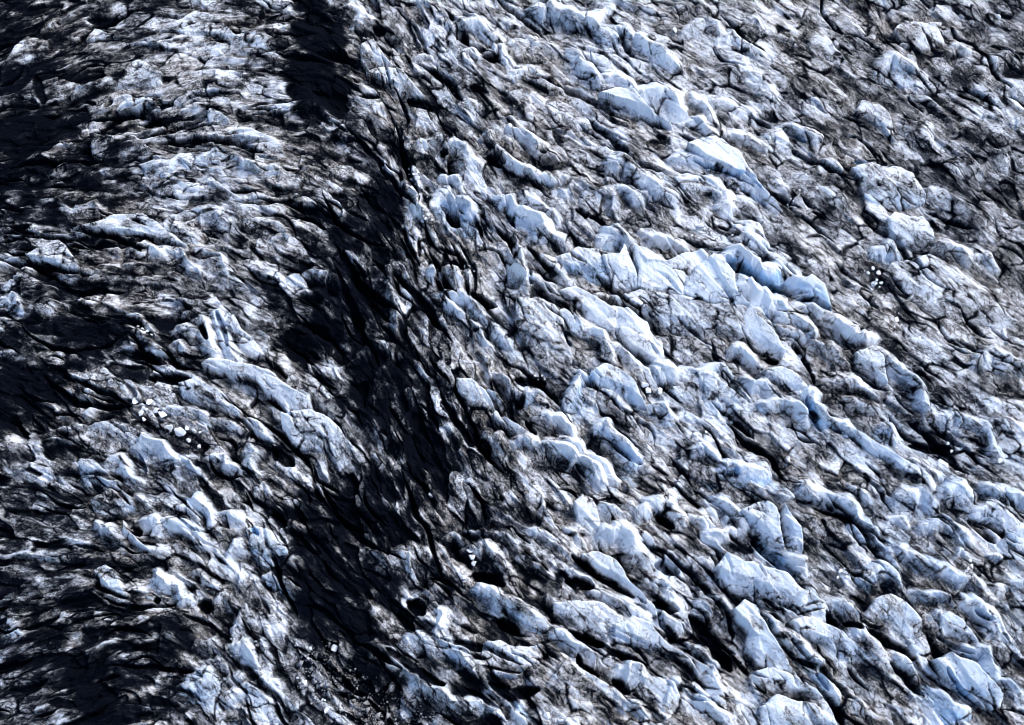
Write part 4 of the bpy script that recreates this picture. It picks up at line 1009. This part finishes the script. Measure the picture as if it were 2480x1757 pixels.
ICE = ice_material("glacier_ice")
BLOCK_ICE = ice_material("clean_ice", False, -0.95)
GRIT = ice_material("gritty_ice", False, -0.05)

# ------------------------------------------------------------------ meshes cut from the ice surface
def grid_mesh(name, verts, quads, attrs, mat, smooth=True):
    me = bpy.data.meshes.new(name)
    me.vertices.add(len(verts)); me.vertices.foreach_set("co", np.ascontiguousarray(verts, np.float32).ravel())
    nq = len(quads)
    me.loops.add(nq*4); me.loops.foreach_set("vertex_index", np.ascontiguousarray(quads, np.int32).ravel())
    me.polygons.add(nq); me.polygons.foreach_set("loop_start", np.arange(0, nq*4, 4, dtype=np.int32))
    me.polygons.foreach_set("loop_total", np.full(nq, 4, np.int32))
    me.polygons.foreach_set("use_smooth", np.full(nq, smooth, bool))
    for an, av in attrs.items():
        a = me.attributes.new(an, 'FLOAT', 'POINT'); a.data.foreach_set("value", np.ascontiguousarray(av, np.float32))
    me.materials.append(mat); me.update(calc_edges=True)
    return me
def put(name, me, loc=(0, 0, 0)):
    o = bpy.data.objects.new(name, me); o.location = loc; C.objects.link(o); return o
def tag(o, label, cat, group=None):
    o['label'] = label; o['category'] = cat
    if group: o['group'] = group
    return o

# tidy ownership: drop specks, then list cells
cell = owner[:-1, :-1].copy()
same = (cell == owner[1:, :-1]) & (cell == owner[:-1, 1:]) & (cell == owner[1:, 1:])
cell[~same] = -1
def majority(c):
    pad = np.pad(c, 1, mode='edge'); cnt = np.zeros(c.shape, np.int8)
    for a in range(3):
        for b in range(3):
            cnt += (pad[a:a+c.shape[0], b:b+c.shape[1]] == c)
    c2 = c.copy(); c2[(cnt < 5) & (c >= 0)] = -1; return c2
cell = majority(majority(cell))
def keep_largest(c):
    seen = c < 0; H_, W_ = c.shape; parts = {}
    flat_c = c.ravel().tolist(); seen = seen.ravel().tolist()
    for s in np.flatnonzero(c.ravel() >= 0).tolist():
        if seen[s]: continue
        k = flat_c[s]; stack = [s]; seen[s] = True; comp = [s]
        while stack:
            q = stack.pop()
            for n in (q-1, q+1, q-W_, q+W_):
                if 0 <= n < H_*W_ and not seen[n] and flat_c[n] == k:
                    seen[n] = True; stack.append(n); comp.append(n)
        parts.setdefault(k, []).append(comp)
    out = c.ravel().copy()
    for k, cs in parts.items():
        cs.sort(key=len)
        for comp in cs[:-1]: out[comp] = -1
    return out.reshape(c.shape)
cell = keep_largest(cell)
idx = np.arange(NY*NX).reshape(NY, NX)
flat = np.stack([X.ravel(), Y.ravel(), Z.ravel()], 1)
dirt_f, blue_f = dirt.ravel(), blueA.ravel()
lean_f = sstep(math.radians(-32), math.radians(-6), th).astype(np.float32).ravel()
def cell_quads(jj, ii):
    return np.stack([idx[jj, ii], idx[jj, ii+1], idx[jj+1, ii+1], idx[jj+1, ii]], 1)
# the glacier itself: the whole sheet, dipping under each serac
touch = np.zeros((NY, NX), bool); free = cell < 0
touch[:-1, :-1] |= free; touch[1:, :-1] |= free; touch[:-1, 1:] |= free; touch[1:, 1:] |= free
edge_v = np.zeros((NY, NX), bool); edge_v[0] = edge_v[-1] = True; edge_v[:, 0] = edge_v[:, -1] = True
dipped = Z.copy(); dipped[~(touch | edge_v)] -= 0.8
jj, ii = np.meshgrid(np.arange(NY-1), np.arange(NX-1), indexing='ij')
gv = np.stack([X.ravel(), Y.ravel(), dipped.ravel()], 1)
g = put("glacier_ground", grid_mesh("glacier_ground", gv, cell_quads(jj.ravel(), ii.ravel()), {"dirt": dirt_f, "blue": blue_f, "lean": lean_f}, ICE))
g['kind'] = 'structure'

CATS = {"ice_ridge": "ice ridge", "ice_slab": "ice slab", "ice_slope": "ice slope", "ice_mound": "ice mound", "ice_fin": "ice fin",
        "serac": "serac", "ice_block": "ice block", "ice_arch": "ice arch"}
GROUPS = {"ice_ridge": "ridges of glacier ice", "ice_slab": "tilted slabs of glacier ice", "ice_slope": "open slopes of glacier ice", "ice_mound": "rounded mounds of glacier ice",
          "ice_fin": "thin fins of glacier ice", "serac": "seracs of the icefall", "ice_block": "large blocks of glacier ice", "ice_arch": "curled ridges of ice"}
order = np.argsort(cell, axis=None, kind='stable'); sc_ = cell.ravel()[order]
for k, f in enumerate(feat):
    if f['label'] == '-': continue
    lo, hi = np.searchsorted(sc_, k), np.searchsorted(sc_, k, side='right')
    if hi-lo < 12: print("tiny", k, f['label'], hi-lo); continue
    cj, ci = np.divmod(order[lo:hi], NX-1)
    q = cell_quads(cj, ci)
    vid, inv = np.unique(q, return_inverse=True); q = inv.reshape(-1, 4)
    v = flat[vid].astype(np.float64)
    # skirt down into the glacier
    e = np.concatenate([q[:, [0, 1]], q[:, [1, 2]], q[:, [2, 3]], q[:, [3, 0]]])
    n_ = len(v); key = e[:, 0].astype(np.int64)*n_+e[:, 1]; rev = e[:, 1].astype(np.int64)*n_+e[:, 0]
    be = e[~np.isin(key, rev)]
    bv_ = np.unique(be); low = np.full(n_, -1); low[bv_] = n_+np.arange(len(bv_))
    lv = v[bv_].copy(); lv[:, 2] -= 0.9
    sk = np.stack([be[:, 1], be[:, 0], low[be[:, 0]], low[be[:, 1]]], 1)
    va = np.concatenate([v, lv]); qa_ = np.concatenate([q, sk])
    da_ = np.concatenate([dirt_f[vid], dirt_f[vid][bv_]]); ba_ = np.concatenate([blue_f[vid], blue_f[vid][bv_]])
    loc = np.array([v[:, 0].mean(), v[:, 1].mean(), v[:, 2].min()])
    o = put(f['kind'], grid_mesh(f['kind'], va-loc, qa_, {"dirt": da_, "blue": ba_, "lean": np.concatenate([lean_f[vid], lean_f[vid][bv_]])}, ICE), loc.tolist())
    tag(o, f['label'], CATS[f['kind']], GROUPS[f['kind']])

# ice field beyond, coarse
s2 = 4.0; fx2 = np.arange(-620, 621, s2); X2, Y2 = np.meshgrid(fx2, fx2)
Z2 = 0.8*samp(big, 1.0, X2, Y2) + 1.1*samp(mid, 0.5, X2, Y2)
inside = (X2 > X0+6) & (X2 < X1-6) & (Y2 > Y0+6) & (Y2 < Y1-6)
Z2 = np.where(inside, -12.0, Z2)
nx2 = len(fx2); id2 = np.arange(nx2*nx2).reshape(nx2, nx2); 
q2 = np.stack([id2[:-1, :-1], id2[:-1, 1:], id2[1:, 1:], id2[1:, :-1]], -1).reshape(-1, 4)
fo = put("glacier_terrain", grid_mesh("glacier_terrain", np.stack([X2.ravel(), Y2.ravel(), Z2.ravel()], 1), q2,
         {"dirt": 0.3*samp(mid, 0.5, X2+9, Y2).ravel(), "blue": np.zeros(X2.size), "lean": np.zeros(X2.size)}, ICE))
fo['kind'] = 'structure'

# ------------------------------------------------------------------ loose blocks
def ground_z(x, y):
    i = int(np.clip(round((x-X0)/G), 0, NX-1)); j = int(np.clip(round((y-Y0)/G), 0, NY-1)); return float(Z[j, i])
def hit(u, v):
    x, y = to_ground(u, v, 0.0)
    for _ in range(14):
        x, y = to_ground(u, v, ground_z(float(x), float(y)))
    return float(x), float(y)
import bmesh
from mathutils import Vector, Euler
def block_mesh(name, size, r, mat):
    bm = bmesh.new()
    n = r.randint(9, 15)
    ax = (1.0, r.uniform(.65, .95), r.uniform(.5, .8))
    for _ in range(n):
        v = Vector((r.gauss(0, 1), r.gauss(0, 1), r.gauss(0, 1))).normalized()
        m = max(abs(c) for c in v); v = v*(0.45+0.55*(1/m)*0.62)
        bm.verts.new((v.x*ax[0]*size/2, v.y*ax[1]*size/2, v.z*ax[2]*size/2))
    res = bmesh.ops.convex_hull(bm, input=bm.verts)
    junk = [e for e in res['geom_interior'] if isinstance(e, bmesh.types.BMVert)] + [e for e in res['geom_unused'] if isinstance(e, bmesh.types.BMVert)]
    bmesh.ops.delete(bm, geom=list(set(junk)), context='VERTS')
    bmesh.ops.bevel(bm, geom=list(bm.edges), offset=size*0.025, segments=1, affect='EDGES', profile=0.5, clamp_overlap=True)
    me = bpy.data.meshes.new(name); bm.to_mesh(me); bm.free(); me.materials.append(mat); return me
rb = random.Random(5)
for ln in BLOCKS.strip().splitlines():
    if ln.startswith('#') or not ln.strip(): continue
    t, grp, label, its = ln.split('|')
    its = its.split()
    for it in its:
        x, y, wpx = map(float, it.split(','))
        u, v = tile_px(int(t), x, y)
        gx0, gy0 = hit(u, v)
        size = max(0.55, wpx/ZS*SCALEPX*1.12)
        me = block_mesh("loose_ice_block", size, rb, BLOCK_ICE)
        o = put("loose_ice_block", me, (gx0, gy0, ground_z(gx0, gy0)+size*0.16))
        o.rotation_euler = Euler((rb.uniform(-.25, .25), rb.uniform(-.25, .25), rb.uniform(0, 6.28)))
        gname = grp if grp != '-' else ("single loose ice blocks")
        tag(o, label, "ice block", gname)

# ------------------------------------------------------------------ rubble and grit: nobody could count it
def in_poly(px, py, poly):
    ins = np.zeros(px.shape, bool); n = len(poly)
    for a in range(n):
        xa, ya = poly[a]; xb, yb = poly[a-1]
        c = ((ya > py) != (yb > py)) & (px < (xb-xa)*(py-ya)/(yb-ya+1e-9)+xa); ins ^= c
    return ins
OCT = np.array([[1, 0, 0], [-1, 0, 0], [0, 1, 0], [0, -1, 0], [0, 0, 1], [0, 0, -1]], float)
OF = np.array([[0, 2, 4], [2, 1, 4], [1, 3, 4], [3, 0, 4], [2, 0, 5], [1, 2, 5], [3, 1, 5], [0, 3, 5]])
for ln in RUBBLE.strip().splitlines():
    if ln.startswith('#') or not ln.strip(): continue
    t, dens, size, label, pts = ln.split('|')
    poly = [tile_px(int(t), *map(float, p.split(','))) for p in pts.split()]
    us = np.array([p[0] for p in poly]); vs_ = np.array([p[1] for p in poly])
    area = (us.max()-us.min())*(vs_.max()-vs_.min())*SCALEPX**2*1.15
    n = int(area*float(dens))
    u = rng.uniform(us.min(), us.max(), n); v = rng.uniform(vs_.min(), vs_.max(), n)
    ok = in_poly(u + 22*rng.normal(size=n), v + 22*rng.normal(size=n), poly)
    u, v = u[ok], v[ok]; x, y = to_ground(u, v, 0.6)
    i = np.clip(((x-X0)/G).round().astype(int), 0, NX-1); j = np.clip(((y-Y0)/G).round().astype(int), 0, NY-1)
    ok = samp(wC, 0.25, x, y)+0.8*samp(mid, 0.5, x, y) > -0.5
    x, y, i, j = x[ok], y[ok], i[ok], j[ok]; n = len(x)
    s = float(size)*0.36*rng.lognormal(0, .6, n); s = np.minimum(s, 1.0)
    z = Z[j, i]+0.25*s
    vv = OCT[None]*(s[:, None, None]*rng.uniform(.55, 1.1, (n, 6, 1)))
    vv += s[:, None, None]*rng.normal(0, .22, (n, 6, 3))
    a = rng.uniform(0, 6.28, n); ca, sa = np.cos(a), np.sin(a)
    rx = vv[..., 0]*ca[:, None]-vv[..., 1]*sa[:, None]; ry = vv[..., 0]*sa[:, None]+vv[..., 1]*ca[:, None]
    vv = np.stack([rx+x[:, None], ry+y[:, None], vv[..., 2]*.8+z[:, None]], -1).reshape(-1, 3)
    ff = (OF[None]+6*np.arange(n)[:, None, None]).reshape(-1, 3)
    me = bpy.data.meshes.new("ice_rubble"); me.vertices.add(len(vv)); me.vertices.foreach_set("co", vv.astype(np.float32).ravel())
    me.loops.add(len(ff)*3); me.loops.foreach_set("vertex_index", ff.astype(np.int32).ravel())
    me.polygons.add(len(ff)); me.polygons.foreach_set("loop_start", np.arange(0, len(ff)*3, 3, dtype=np.int32)); me.polygons.foreach_set("loop_total", np.full(len(ff), 3, np.int32))
    me.materials.append(GRIT); me.update(calc_edges=True)
    o = put("ice_rubble", me); o['kind'] = 'stuff'; tag(o, label, "ice rubble")
